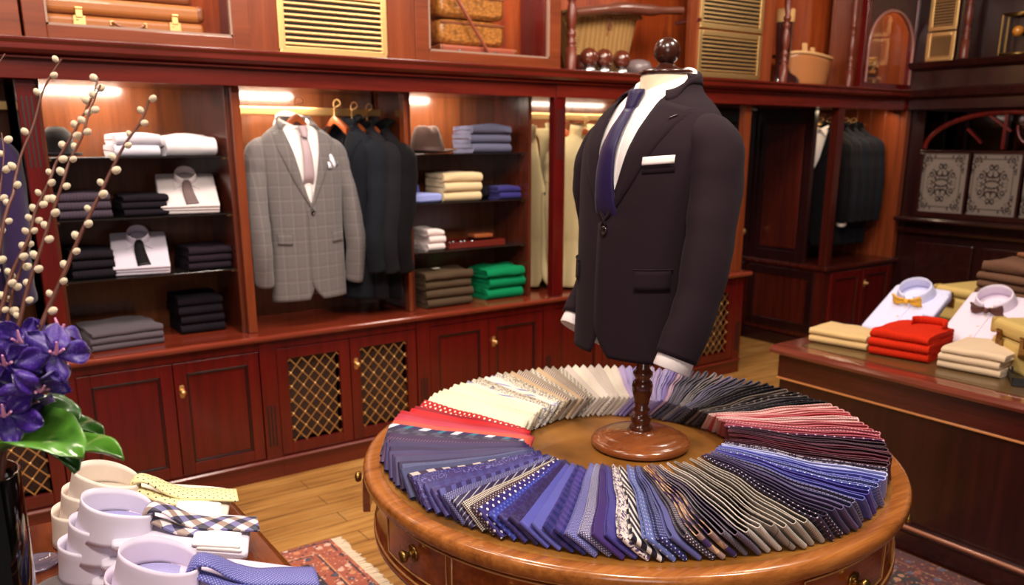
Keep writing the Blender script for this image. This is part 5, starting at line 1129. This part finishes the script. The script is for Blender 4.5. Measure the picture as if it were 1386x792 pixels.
# ------------------------------------------------------------------ long counter (desk) on the right
DXX = 2.95; dk = empty('long_counter', (DXX, 0, 0)); tag(dk, 'dark mahogany shop counter with leather top on the right', 'counter')
DKF = wood('counter_front', (22,7,8), (44,13,12), 'z', .28, .3, c2=(58,20,16))
DKT = wood('counter_drawer_band', (34,10,9), (66,20,15), 'y', .22, .5, c2=(84,32,22))
Y0, Y1 = -.5, 2.20
b = B().box(.03, 1.47, Y0, Y1, .09, .55); b.build('body', DKF, dk, .003)
b = B().box(.02, 1.48, Y0, Y1+.006, .556, .655); b.build('drawer_band', DKT, dk, .003)
b = B().box(.016, 1.484, Y0, Y1+.008, .548, .556); b.build('string_line', plain('string_inlay', (196,128,76), .3, coat=.4), dk, .002)
b = B().box(.0, 1.5, Y0, Y1+.01, 0, .085); b.prism([(0,.085), (-.004,.092), (.006,.108), (.03,.112), (.03,.085)], Y0, Y1+.012, 'y') ; b.build('plinth', DARKX, dk, .003)
b = B().tube([(.004, Y0, .104), (.004, Y1+.01, .104)], .009, 8); b.build('plinth_bead', plain('plinth_bead_wood', (150,92,66), .3, coat=.5), dk)
b = B(); b.box(.0, 1.5, Y0, Y1+.02, .66, .685); b.prism([(0,.658), (-.014,.664), (-.018,.676), (-.012,.688), (.0,.694), (.05,.696), (.05,.66)], Y0, Y1+.03, 'y'); b.box(.05, 1.5, Y0, Y1+.03, .686, .696); b.build('counter_top', wood('counter_top_wood', (60,22,16), (104,46,34), 'y', .14, .7, c2=(128,66,50)), dk, .002)
B().box(.075, 1.42, Y0, Y1-.06, .6955, .698).build('leather_inset', plain('olive_brown_leather', (84,62,34), .3, coat=.4, bumpscale=200., bs=.2), dk)
ZD = .699
def desk_stack(name, pa, pb, n, hs, mat, what, where, d=.26, rz=0., **k):
    a = atZ(pa[0], pa[1], ZD); b_ = atZ(pb[0], pb[1], ZD); m = (a+b_)/2; v = b_-a; w = hypot(v.x, v.y); ang = atan2(v.y, v.x)
    nrm = Vector((-sin(ang), cos(ang), 0)); c = m+nrm*d/2
    stack(name, n, w*.97, d, hs, mat, what, where, c.x, c.y, ZD+.001, ang, **k)
TANC = cloth('tan_chino', (206,172,118), .15, .85, .06, 700., 9., .4); BEIC = cloth('beige_chino', (208,182,152), .15, .85, .06, 700., 9., .4); RED = knit('tomato_red_knit', (218,46,20)); BRK = knit('mocha_knit', (118,84,66))
desk_stack('folded_chinos', (1092, 462), (1172, 476), 2, .062, TANC, 'tan folded chinos', 'nearest the far end of the long counter', d=.2, seed=60, amp=.004)
desk_stack('folded_polo', (1170, 478), (1254, 493), 3, .105, RED, 'tomato red folded polo', 'on the long counter', d=.28, seed=64, amp=.006)
desk_stack('folded_chinos', (1266, 497), (1354, 514), 3, .088, BEIC, 'beige folded chinos', 'at the right of the long counter', d=.24, seed=70, amp=.004)
# red polo collar
a = atZ(1262, 445, ZD+.11); o = B().grid([[(.07*cos(t), .05*sin(t), z) for t in [Rd(-30+q*20) for q in range(13)]] for z in (0, .015, .032)], flip=False).build('polo_collar', RED, None, solid=.003, loc=(3.20, 1.80, ZD+.102)); 
for q in COL.objects:
    if q.name.startswith('folded_polo') and 'top of stack' in q.get('label', ''): o.parent = q; o.location = (.04, .07, .036)
TILT = 26
def counter_shirt(loc, rz, mat, bow, lab, blab, h=.06):
    r = empty('display_shirt', loc, rz); tag(r, lab, 'shirt')      # neck towards +Y, hem towards -Y
    b = B().rslab(.25, .36, h, .02, 4, .004); b.build('shirt_body', mat, r, loc=(0,0,0)); r.rotation_euler[0] = Rd(TILT)
    b = B().rslab(.03, .30, .004, .002, 1, .0, c=(0,-.03,h+.0)); b.build('placket', mat, r)
    for i in range(4): o = B().ball((0, .06-i*.07, h+.006), .006, 6, sz=.4).build('shirt_button', plain('pearl_button', (220,205,190), .3), r)
    collar_ring(r, mat, .066, .062, z=h-.004, y=.10, spread=.016, tip=.01)
    b = B().rslab(.05, .16, .02, .006, 7, .002, c=(.12, .02, h)); b.build('cuff', mat, r)
    k = empty('bow_tie', loc, rz); k.rotation_euler = (Rd(TILT), 0, rz); tag(k, blab, 'bow tie'); c = Vector((0, .012, h+.026))
    for sg in (1, -1):
        R = []
        for i in range(9):
            t = i/8; x = sg*(.006+.058*t); hgt = lerp(.010, .031, t**.9)*(1-.12*(t > .99)); R.append([(c.x+x, c.y-.010*sin(pi*t)+.003*sin(5*q+t*2), c.z+hgt*(q/4-1)) for q in range(9)])
        B().grid(R, flip=(sg > 0)).build('bow_wing', bow, k, solid=.006)
    B().ball(c+Vector((0,-.008,0)), .011, 10, sz=1.2).build('bow_knot', bow, k)
LIL = cloth('lilac_blue_poplin', (206,206,236), .05, .8, .04, 1000., 10., .25); LIP = cloth('pink_lilac_stripe_poplin', (222,208,226), .05, .8, .05, 1000., 10., .25)
YB = tie_mat('mustard_bow_silk', 'plain', (222,166,50)); BB = tie_mat('brown_bow_silk', 'dots', (92,56,48), (160,110,90), s=.012, r=.2)
import mathutils
a = atZ(1250, 430, ZD+.02)
counter_shirt((3.56, 1.98, ZD+.082), Rd(-84), LIL, YB, 'pale blue folded shirt with mustard bow tie behind the red polos', 'mustard yellow bow tie on the pale blue shirt')
counter_shirt((3.62, 1.665, ZD+.086), Rd(-84), LIP, BB, 'pale lilac folded shirt with brown bow tie beside the cream case', 'brown patterned bow tie on the lilac shirt')
CRS = plain('cream_vellum_case', (196,168,100), .5, bumpscale=60., bs=.15); CRD = plain('cream_case_edge', (170,140,78), .5)
def case_at(pa, pb, zt, L, d, h, **k):
    a = atZ(*pa, ZD+h); b_ = atZ(*pb, ZD+h); v = (b_-a).normalized(); ang = atan2(v.y, v.x); nrm = Vector((-v.y, v.x, 0)); c = a+v*L/2+nrm*d/2; return (c.x, c.y, ZD+.001), ang, L, d, h
def put_case(lab, pa, pb, L, d, h, sp, la):
    loc, ang, L, d, h = case_at(pa, pb, 0, L, d, h); return suitcase('suitcase', lab, loc, ang, L, d, h, CRS, CRD, sp, la, False, BRASSD)
put_case('large cream suitcase lying flat behind the bow-tied shirts', (1265,385), (1386,406), .50, .30, .165, .3, (.2, .8))
put_case('smaller cream case at the right edge in front of the large one', (1345,429), (1386,444), .26, .2, .185, .35, (.26, .85))
zb_ = ZD+.168; a = atZ(1318, 399, zb_); b_ = atZ(1386, 412, zb_); v = (b_-a).normalized(); an = atan2(v.y, v.x); nm = Vector((-v.y, v.x, 0)); cc_ = a+v*.16+nm*.11
for i in range(4): folded('folded_jumper', .32-.02*(i == 3), .22, .036 if i < 3 else .06, BRK, 'mocha brown folded jumper, %s, on the large cream suitcase' % POS[4][3-i], (cc_.x+.01*(i % 2), cc_.y, zb_+.0365*i), an+Rd(3*(i % 2)), 'folded clothes', 'mocha jumpers on the cream suitcase', 80+i, .001 if i < 3 else .008)
zt_ = zb_+.0365*3+.066
r = empty('leather_glove', (cc_.x+.06, cc_.y-.04, zt_), an); tag(r, 'brown leather glove pair crowning the mocha jumper stack', 'gloves')
B().rslab(.2, .12, .025, .012, 3, .008).build('glove', plain('glove_brown', (120,72,44), .45), r); B().rslab(.17, .10, .02, .01, 7, .008, c=(.02,.0,.027)).build('glove', plain('glove_brown', (120,72,44), .45), r)
a = atZ(1356, 518, ZD); r = empty('display_tray', (a.x+.12, a.y-.1, ZD+.001), Rd(-60)); tag(r, 'black display tray at the right edge of the long counter', 'tray')
b = B(); b.box(-.12, .12, -.09, .09, 0, .012); b.box(-.12, .12, -.09, -.085, .012, .03); b.box(-.12, .12, .085, .09, .012, .03); b.box(-.12, -.115, -.09, .09, .012, .03); b.box(.115, .12, -.09, .09, .012, .03); b.build('tray', plain('black_lacquer', (20,14,14), .3), r, .001)
# ------------------------------------------------------------------ shirt table, bottom left
tb_ = empty('side_table', (0, 0, 0)); tag(tb_, 'polished brown wooden table with moulded edge under the folded shirts, bottom left', 'table')
STT = wood('side_table_wood', (70,27,10), (112,54,22), 'y', .14, .7, c2=(130,70,32))
def rrect(x0, x1, y0, y1, r, n=8):
    P = []
    for cx, cy, a0 in ((x1-r, y1-r, 0), (x0+r, y1-r, 90), (x0+r, y0+r, 180), (x1-r, y0+r, 270)):
        for k in range(n+1): a = Rd(a0+90*k/n); P.append((cx+r*cos(a), cy+r*sin(a)))
    return P
TX0, TX1, TY0, TY1 = -.75, .505, .55, 1.935
rows = []
for ins, z in ((.03, .722), (.012, .724), (.0, .732), (.0, .742), (.006, .748), (.010, .750), (.012, .754), (.016, .7585), (.022, .760)):
    rows.append([(x, y, z) for x, y in rrect(TX0+ins, TX1-ins, TY0+ins, TY1-ins, .05)])
b = B().grid(rows, cv=True, smooth=True); b.add(rows[-1], [tuple(range(len(rows[-1])))]); b.add(rows[0], [tuple(reversed(range(len(rows[0]))))]); b.build('tabletop', STT, tb_)
B().box(TX0+.06, TX1-.06, TY0+.06, TY1-.06, .64, .722).build('apron', DRUMW, tb_, .003)
for x in (TX0+.09, TX1-.09):
    for y in (TY0+.09, TY1-.09): B().lathe([(.02, .012), (.026, .03), (.02, .06), (.03, .3), (.034, .5), (.026, .56), (.036, .6), (.036, .722)], (x, y, 0), 20).build('leg', DRUMW, tb_)
# stacks of shirts
def bigshirt(loc, rz, tilt, mat, inmat, top, lab, seed, cuffs=True, hh=.022):
    r = empty('dress_shirt', loc, rz); r.rotation_euler = (0, tilt, rz); tag(r, lab, 'shirt', 'folded dress shirts on the side table')   # local: neck at -X, hem to +X
    B().rslab(.238, .168, hh, .010, seed, .004, nx=16, ny=14, c=(.070, 0, 0)).build('shirt_body', mat, r)
    R = []; N = 56; rx_, ry_ = .060, .056; H = .052
    for i in range(N+1):
        t = i/N; ph = lerp(Rd(12), Rd(348), t); f = abs(ph-pi)/pi      # ph=0 front (+X)
        zt = H*(1.10-.50*f**1.8)+.0012*sin(ph*3+seed); row = []; cx, cz = cos(ph), sin(ph); zl = -.014-.010*max(0, f-.55)/.45; fl = .10*(1-f)**1.2
        for q in range(5): u = q/4; k = 1-.05*(1-u)+fl*u; row.append((rx_*cx*k-.050, ry_*cz*k, hh-.006+zt*u))
        for q in range(1, 8): u = q/7; k = (1+fl*(1-u)); e = .0012+.0105*u**1.3; row.append(((rx_*k+e)*cx-.050, (ry_*k+e)*cz, hh-.006+zt*(1-u)+zl*u+.0022*sin(pi*min(1, u*3))))
        R.append(row)
    B().grid(R, flip=False).build('collar', mat, r, solid=.0009)
    b = B(); n = 20; pts = [(rx_*.93*cos(2*pi*k/n)-.05, ry_*.93*sin(2*pi*k/n), hh+.001) for k in range(n)]; b.add(pts, [tuple(range(n))]); b.build('collar_lining', inmat, r)
    if top:
        B().box(-.095, -.073, -.014, .010, hh+.0015, hh+.0025).build('neck_label', plain('cream_label', (222,214,190), .6), r)
        B().rslab(.15, .026, .003, .0015, seed, .0, c=(.10, 0, hh-.001)).build('placket', mat, r)
        for k in range(3): B().ball((.05+k*.045, -.004, hh+.003), .005, 6, sz=.4).build('shirt_button', plain('pearl_button', (220,205,190), .3), r)
    if cuffs:
        B().rslab(.085, .062, .008, .004, seed+9, .001, c=(.130, -.050, hh+.001)).build('cuff', WH2, r); B().rslab(.080, .058, .007, .003, seed+8, .001, c=(.137, -.054, hh-.004)).build('cuff', WH2, r)
    return r
WH2 = cloth('bright_white_cuff', (244,240,240), .05, .8, .02, 1200., 12., .15)
CRM2 = cloth('warm_white_twill', (226,212,200), .05, .8, .04, 1200., 10., .2); LLC = cloth('lilac_twill', (220,212,232), .05, .8, .04, 1200., 10., .2); LL3 = cloth('pink_lilac_twill', (220,206,228), .05, .8, .04, 1200., 10., .2)
INC = cloth('cream_lining', (200,184,170), .05, .8); INL = cloth('lilac_lining', (160,156,206), .05, .8)
RZS = Rd(-22); dd = Vector((cos(RZS), sin(RZS), 0))
STK = [((.232, 1.765), CRM2, INC, 'warm white'), ((.222, 1.603), LLC, INL, 'lilac'), ((.236, 1.342), LL3, INL, 'pinkish lilac')]
ZC = lambda k: .7612+.022+.040*k
def shirt_frame(x, y, k):
    tl = math.atan(.024*k/.23); p = Vector((x, y, 0))+dd*(.05-.017*(2-k)); return p, tl, .7614+.0395*k-.10*math.sin(tl)*0-.05*math.tan(tl)*0-.012*k
for s_i, ((x, y), m, im, nm) in enumerate(STK):
    for k in range(3):
        p, tl, z = shirt_frame(x, y, k)
        where = {'warm white': 'farthest stack on the side table', 'lilac': 'middle stack on the side table', 'pinkish lilac': 'nearest stack on the side table'}[nm]
        bigshirt((p.x, p.y, z+.005*k), RZS+Rd((k-1)*1.5), tl, m, im, k == 2, '%s dress shirt, %s of the %s' % (nm, ['bottom', 'middle', 'top'][k], where), s_i*3+k, cuffs=(k == 2))
TYL = tie_mat('primrose_dotted_tie', 'dots', (222,212,160), (30,30,50), s=.012, r=.14); TGG = None
def gingham():
    t = NT('navy_gingham_tie'); q = t.xyz(t.mapp(t.uv(), (1/.034, 1/.034, 1), rot=(0,0,Rd(45))))
    a_ = t.mth('LESS_THAN', t.mth('FRACT', q[0]), .5); b1 = t.mth('LESS_THAN', t.mth('FRACT', q[1]), .5); m = t.mth('ADD', a_, b1)
    c = t.ramp(t.mth('MULTIPLY', m, .5), [(0, s2l((226,214,216))), (.3, s2l((110,108,160))), (.8, s2l((34,30,60)))], 'CONSTANT')
    c = t.mix(t.mth('MULTIPLY', a_, t.mth('SUBTRACT', 1., b1)), c, s2l((150,128,120)))
    t.p(Base_Color=c, Roughness=.45, Sheen_Weight=.2); return t.m
TPL = tie_mat('periwinkle_birdseye_tie', 'dots', (84,84,158), (150,152,210), s=.0042, r=.3)
for i, (((x, y), m, im, nm), tm, lab, cl_) in enumerate(zip(STK, (TYL, gingham(), TPL), ('primrose yellow tie with dark pin dots, laid over the warm white shirt', 'navy, white and taupe gingham tie on the lilac shirt', 'periwinkle blue birdseye tie on the nearest shirt stack'), (0,0,0))):
    p, tl, zr = shirt_frame(x, y, 2); zr += .010+.022; ca, sa = cos(tl), math.sin(tl)
    lp = lambda s, l, z: (p.x+dd.x*(s*ca+z*sa)-dd.y*l, p.y+dd.y*(s*ca+z*sa)+dd.x*l, zr-s*sa+z*ca)
    o = drape_tie(None, tm, [lp(-.004, .0, .010), lp(.002, .0, .032), lp(.016, .002, .040), lp(.040, .006, .032), lp(.07, .008, .018), lp(.105, .010, .011), lp(.15, .018, .011), lp(.205, .026, .011)], [(0, .034), (.15, .040), (.4, .052), (1, .066)]); o.name = 'necktie'; tag(o, lab, 'tie', 'ties on the display shirts of the side table')
    o2 = drape_tie(None, tm, [lp(.004, -.008, .020), lp(.03, -.014, .016), lp(.07, -.022, .007), lp(.11, -.018, .006), lp(.155, -.008, .005)], [(0, .02), (1, .045)], name='narrow_end'); o2.parent = o
# ------------------------------------------------------------------ vase with orchids and willow
vp = atD(-24, 792, 1.13); VX, VY = .012, 1.215; VTOP = 1.135
va = empty('glass_vase', (VX-.008, VY, .7605)); tag(va, 'tall glossy black cylindrical vase at the left edge', 'vase')
VG = plain('black_glass', (6,5,6), .04, coat=1., spec=.8)
B().lathe([(.0001,0), (.050,0), (.054,.004), (.056,.02), (.062,VTOP-.7605), (.0605,VTOP-.7585), (.058,VTOP-.7605), (.055,VTOP-.80)], (0,0,0), 48, cap=False).build('vase_body', VG, va)
B().lathe([(.0001, VTOP-.79), (.0555, VTOP-.79)], (0,0,0), 24, cap=False).build('dark_water', plain('dark_water', (14,16,10), .1), va)
# small glass dish + grey disc
p = atZ(52, 765, .762); r = empty('glass_dish', (p.x, p.y, .7605)); tag(r, 'small shallow glass dish beside the black vase', 'dish')
GL2 = plain('lilac_glass', (190,180,210), .05, trans=.85)
B().lathe([(.0001,.001), (.028,.001), (.036,.004), (.039,.009), (.036,.009), (.028,.005), (.0001,.004)], (0,0,0), 40).build('dish', GL2, r)
p = atZ(84, 794, .762); o = B().lathe([(.0001,0), (.045,0), (.047,.002), (.045,.004), (.0001,.004)], (0,0,0), 40).build('felt_coaster', cloth('grey_felt', (104,96,100), .2), None, loc=(p.x, p.y, .7605)); tag(o, 'round grey felt coaster in front of the shirt stacks', 'coaster')
# leaves
def leaf(pts, w, lab, seed, mat, roll=0., dist=1.08):
    P = cat(pts, 5); N = len(P); rows = []
    for i, p in enumerate(P):
        t = i/(N-1); a = P[max(0, i-1)]; b = P[min(N-1, i+1)]; tn = (b-a).normalized(); vw = (p-Vector((0,0,CH))).normalized(); sd = tn.cross(Vector((sin(roll), -cos(roll)*.7, cos(roll)))).normalized()
        wd = w*(sin(pi*min(1, t*1.02+.02))**.6)*(1-.35*t) if t < .98 else .001; up = sd.cross(tn).normalized(); row = []
        for j in range(9):
            u = j/8*2-1; ww = wd*(1+.05*sin(t*22+seed)*abs(u)); row.append(p+sd*ww*u+up*(abs(u)**1.5*wd*.35+.004*sin(t*9+u*3+seed)-.003*(1-abs(u))))
        rows.append(row)
    b = B().grid(rows); o = b.build('broad_leaf', mat, None, solid=.0012); tag(o, lab, 'leaf', 'broad green leaves below the orchids'); return o
def leafmat(name, c0, c1):
    t = NT(name); o = t.obj(); n = t.noise(o, 18., 3.); f = t.noise(o, 90., 2.)
    t.p(Base_Color=t.ramp(n, [(.35, s2l(c0)), (.62, s2l(c1))]), Roughness=.3, Coat_Weight=.35, Subsurface_Weight=0.); t.bump(f, .15, .002); return t.m
LG1 = leafmat('leaf_green', (22,62,14), (84,140,44)); LG2 = leafmat('leaf_green_deep', (14,44,12), (54,104,34))
leaf([atD(-15, 608, 1.08), atD(30, 592, 1.06), atD(75, 595, 1.04), atD(113, 618, 1.03)], .052, 'largest broad green leaf, curling over the vase rim', 1, LG1, .2)
leaf([atD(20, 575, 1.12), atD(55, 565, 1.12), atD(85, 560, 1.12), atD(104, 575, 1.12)], .036, 'dark green leaf just under the lowest orchid blooms', 2, LG2, .2)
leaf([atD(70, 570, 1.14), atD(95, 572, 1.13), atD(120, 578, 1.12), atD(140, 594, 1.11)], .020, 'narrow leaf curling behind the largest one', 3, LG2, .3)
leaf([atD(90, 603, 1.08), atD(115, 600, 1.07), atD(140, 606, 1.06), atD(166, 620, 1.05)], .021, 'pointed bright leaf reaching towards the dotted yellow tie', 4, LG1, .1)
leaf([atD(50, 560, 1.16), atD(66, 548, 1.15), atD(76, 540, 1.15), atD(82, 548, 1.14)], .016, 'small upright leaf behind the orchids', 5, LG1, .8)
leaf([atD(60, 600, 1.07), atD(84, 612, 1.05), atD(98, 628, 1.045), (atD(102, 640, 1.04))], .014, 'folded leaf tip hanging over the warm white collar', 6, LG2, .0)
# orchids
def petalmat():
    t = NT('vanda_petal'); o = t.obj(); n = t.noise(o, 30., 3.); v = t.vor(o, 330.)
    c = t.mix(n, s2l((26,8,84)), s2l((70,28,150))); c = t.mix(t.mth('LESS_THAN', v, .2), c, s2l((120,90,190)))
    t.p(Base_Color=c, Roughness=.45, Sheen_Weight=.5, Sheen_Roughness=.3); t.bump(t.noise(o, 120., 2.), .2, .002); return t.m
PET = petalmat(); PINK = plain('orchid_column', (216,150,190), .4)
orc = empty('orchid_spray', (VX, VY, VTOP)); tag(orc, 'spray of violet-blue vanda orchids in the black vase', 'flowers')
OV = Vector((VX, VY, VTOP))
def bloom(c, s, nrm, seed):
    n = nrm.normalized(); u = n.cross(Vector((0,0,1))).normalized(); v = u.cross(n)*-1; v = n.cross(u); c = c-OV; b = B()
    for k in range(5):
        a = Rd(90+72*k)+.25*sin(seed*3+k); big = 1. if k in (1, 4) else .88; L = s*big; W_ = s*.44*big; ax = u*cos(a)+v*sin(a); pr = u*-sin(a)+v*cos(a); rows = []
        for i in range(9):
            t = i/8; wd = W_*(sin(pi*min(1, .10+t*.9))**.55)*(.45+.75*t if t < .7 else .97) if t < 1 else W_*.16
            row = []
            for j in range(7):
                q = j/6*2-1; row.append(c+ax*(L*t*(1-.04*q*q)+.002)+pr*wd*q+n*(.012*sin(t*2.2+k+seed)*t*1.2-.008*abs(q)*sin(seed+k*2+t*4)+.004*sin(5*q+seed)*t-.006*t*t))
            rows.append(row)
        b.grid(rows)
    o = b.build('bloom', PET, orc, solid=.0007)
    l = B(); l.ball(c+n*.005, .003, 8); l.tube([c+n*.006, c+n*.012-v*.006, c+n*.016-v*.014], [.0026, .002, .0012], 8); l.tube([c+n*.004+u*.004, c+n*.012+u*.008-v*.004], .0016, 6); l.tube([c+n*.004-u*.004, c+n*.012-u*.008-v*.004], .0016, 6); l.build('column', PINK, o)
BL = [(74,478,1.03,.041,(.15,-.9,.15)), (78,452,1.08,.036,(.2,-.5,.7)), (30,464,1.05,.037,(-.3,-.8,.3)), (8,492,1.02,.038,(-.2,-.9,.0)), (50,526,1.03,.038,(.3,-.8,-.35)), (6,562,1.02,.042,(-.1,-.9,.2)), (24,512,1.07,.036,(.1,-.8,.3)), (76,505,1.07,.034,(.8,-.6,-.1)), (40,585-40,1.07,.034,(.1,-.8,-.1)), (-12,530,1.06,.038,(-.4,-.8,0)), (55,492,1.08,.034,(.0,-.8,.2))]
for i, (px, py, d_, s, nn) in enumerate(BL): bloom(atD(px, py, d_), s, Vector(nn), i)
st = B()
for px, py, d_ in ((74,485,1.06), (30,480,1.07), (8,500,1.05), (50,540,1.06)):
    q = atD(px, py, d_)-OV; st.tube(cat([Vector((0,0,-.3)), Vector((q.x*.3, q.y*.3+.01, q.z*.35)), q], 6), .0028, 6)
st.build('stem', LG2, orc)
# willow
BRN = plain('willow_bark', (92,50,38), .5, bumpscale=200., bs=.3); CATK = cloth('catkin_fur', (216,198,166), .9, .95, .12, 500., 40., .5)
catkin_me = None
def willow(px, d0, d1, lab, seed, r0=.0032, step=.016, dens=1.):
    n = len(px); P = [atD(x, y, lerp(d0, d1, i/(n-1))) for i, (x, y) in enumerate(px)]
    base = Vector((VX+.01*sin(seed), VY+.01*cos(seed*2), VTOP-.2)); mid = (P[0]*.6+Vector((VX, VY, VTOP))*.4)
    C = cat([base, mid]+P, 6); O = Vector((VX, VY, VTOP)); r = empty('willow_branch', O); tag(r, lab, 'branch', 'pussy willow branches'); N = len(C)
    B().tube([c-O for c in C], [lerp(r0, r0*.4, i/(N-1)) for i in range(N)], 7).build('stem', BRN, r)
    global catkin_me
    if catkin_me is None:
        o = B().lathe([(.0001,0), (.0034,.0012), (.0048,.004), (.0050,.0065), (.0040,.0095), (.0022,.0115), (.0001,.0122)], (0,0,0), 12, cap=False).build('catkin', CATK, r); catkin_me = o.data; bpy.data.objects.remove(o)
    acc = 0; k = 0; R_ = random.Random(seed)
    i0 = 9
    for i in range(i0, N-1):
        acc += (C[i]-C[i-1]).length
        if acc > step:
            acc = 0; k += 1; 
            if R_.random() > dens: continue
            tn = (C[i+1]-C[i]).normalized(); side = (CR*(1 if k % 2 else -1)*1.0+CF*R_.uniform(-.6, .6)).normalized(); dv = (side*.75+tn*.75).normalized()
            o = bpy.data.objects.new('catkin', catkin_me); COL.objects.link(o); o.parent = r; o.location = C[i]-O+side*.0025; o.rotation_euler = dv.to_track_quat('Z', 'Y').to_euler(); s = R_.uniform(.78, 1.06); o.scale = (s, s, s)
    t = C[-1]; 
    return r
willow([(0,330),(9,286),(18,262),(21,240),(30,206),(45,170),(59,121),(83,80)], 1.12, 1.2, 'willow branch leaning right with its bare tip highest at the upper left', 1, step=.026, dens=.8)
willow([(6,404),(18,365),(39,322),(48,286),(67,245),(77,218),(100,179),(124,133),(133,106)], 1.1, 1.18, 'forked-looking willow branch, left of the close middle pair', 2, step=.0155)
willow([(25,440),(36,395),(54,341),(67,301),(85,247),(94,219),(112,182),(121,151),(136,115)], 1.09, 1.16, 'willow branch, right of the close middle pair', 3, step=.0165)
willow([(51,452),(65,418),(88,368),(100,338),(121,292),(136,262),(152,228),(170,194),(191,164),(202,134)], 1.07, 1.13, 'rightmost willow branch crossing in front of the white shirts', 4, r0=.0036, step=.0165)
willow([(8,445),(18,392),(33,350),(45,301),(60,262)], 1.11, 1.14, 'short willow branch hidden between the longer ones', 5, step=.014)
willow([(-6,330),(0,262),(5,210),(2,180)], 1.16, 1.2, 'thin willow branch cut by the left edge of the frame', 6, r0=.002, step=.02)
willow([(-30,110),(-10,95),(7,73)], 1.2, 1.22, 'willow tip poking in at the upper left edge', 7, r0=.002, step=.05)
# ------------------------------------------------------------------ lights and world
def area(name, loc, tgt, size, e, col=(1,.80,.60), sy=None, spread=None):
    L = bpy.data.lights.new(name, 'AREA'); L.size = size; L.energy = e; L.color = col
    if sy: L.shape = 'RECTANGLE'; L.size_y = sy
    if spread: L.spread = spread
    o = bpy.data.objects.new(name, L); COL.objects.link(o); o.location = loc; o.rotation_euler = (Vector(tgt)-Vector(loc)).to_track_quat('-Z', 'Y').to_euler(); return o
WL = (1, .87, .74)
area('overhead_light', (.5, .5, 3.2), (1.5, 1.6, .8), .4, 62, WL)
area('overhead_light', (2.0, .5, 3.2), (1.8, 1.6, .9), .4, 42, WL)
area('overhead_light', (1.5, 2.7, 3.2), (1.6, 2.9, 0), .4, 34, WL)
area('overhead_light', (-.5, 1.3, 3.2), (.2, 1.7, .8), .4, 24, WL)
area('overhead_light', (.2, 2.5, 3.2), (.7, 3.9, 1.0), .5, 26, WL)
area('overhead_light', (3.3, 1.9, 3.2), (3.2, 1.9, .7), .4, 19, WL)
area('overhead_light', (4.6, 2.4, 3.2), (5.2, 3.6, 1.6), .4, 11, WL)
area('overhead_light', (2.8, 2.4, 3.1), (3.4, 3.8, 2.1), .4, 30, WL)  # unseen lamp set to brighten the gallery wood
area('overhead_light', (.9, 2.3, 3.1), (.9, 3.8, 2.1), .4, 19, WL)  # extra unseen lamp added to brighten the left of the gallery
area('overhead_light', (4.6, 2.6, 3.1), (5.2, 3.8, 2.3), .4, 16, WL)
area('camera_side_light', (-1.0, -1.4, 2.0), (1.4, 1.8, 1.1), 1.4, 30, (1,.93,.88))  # added area light from the camera side, no window there
w_ = bpy.data.worlds.new('world'); SC.world = w_; w_.use_nodes = True; bg = w_.node_tree.nodes['Background']; bg.inputs[0].default_value = (1, .86, .80, 1); bg.inputs[1].default_value = .07
vs = SC.view_settings; vs.view_transform = 'Standard'; vs.look = 'None'; vs.gamma = 1; vs.use_curve_mapping = False; vs.exposure = -.08
SC.cycles.max_bounces = 6
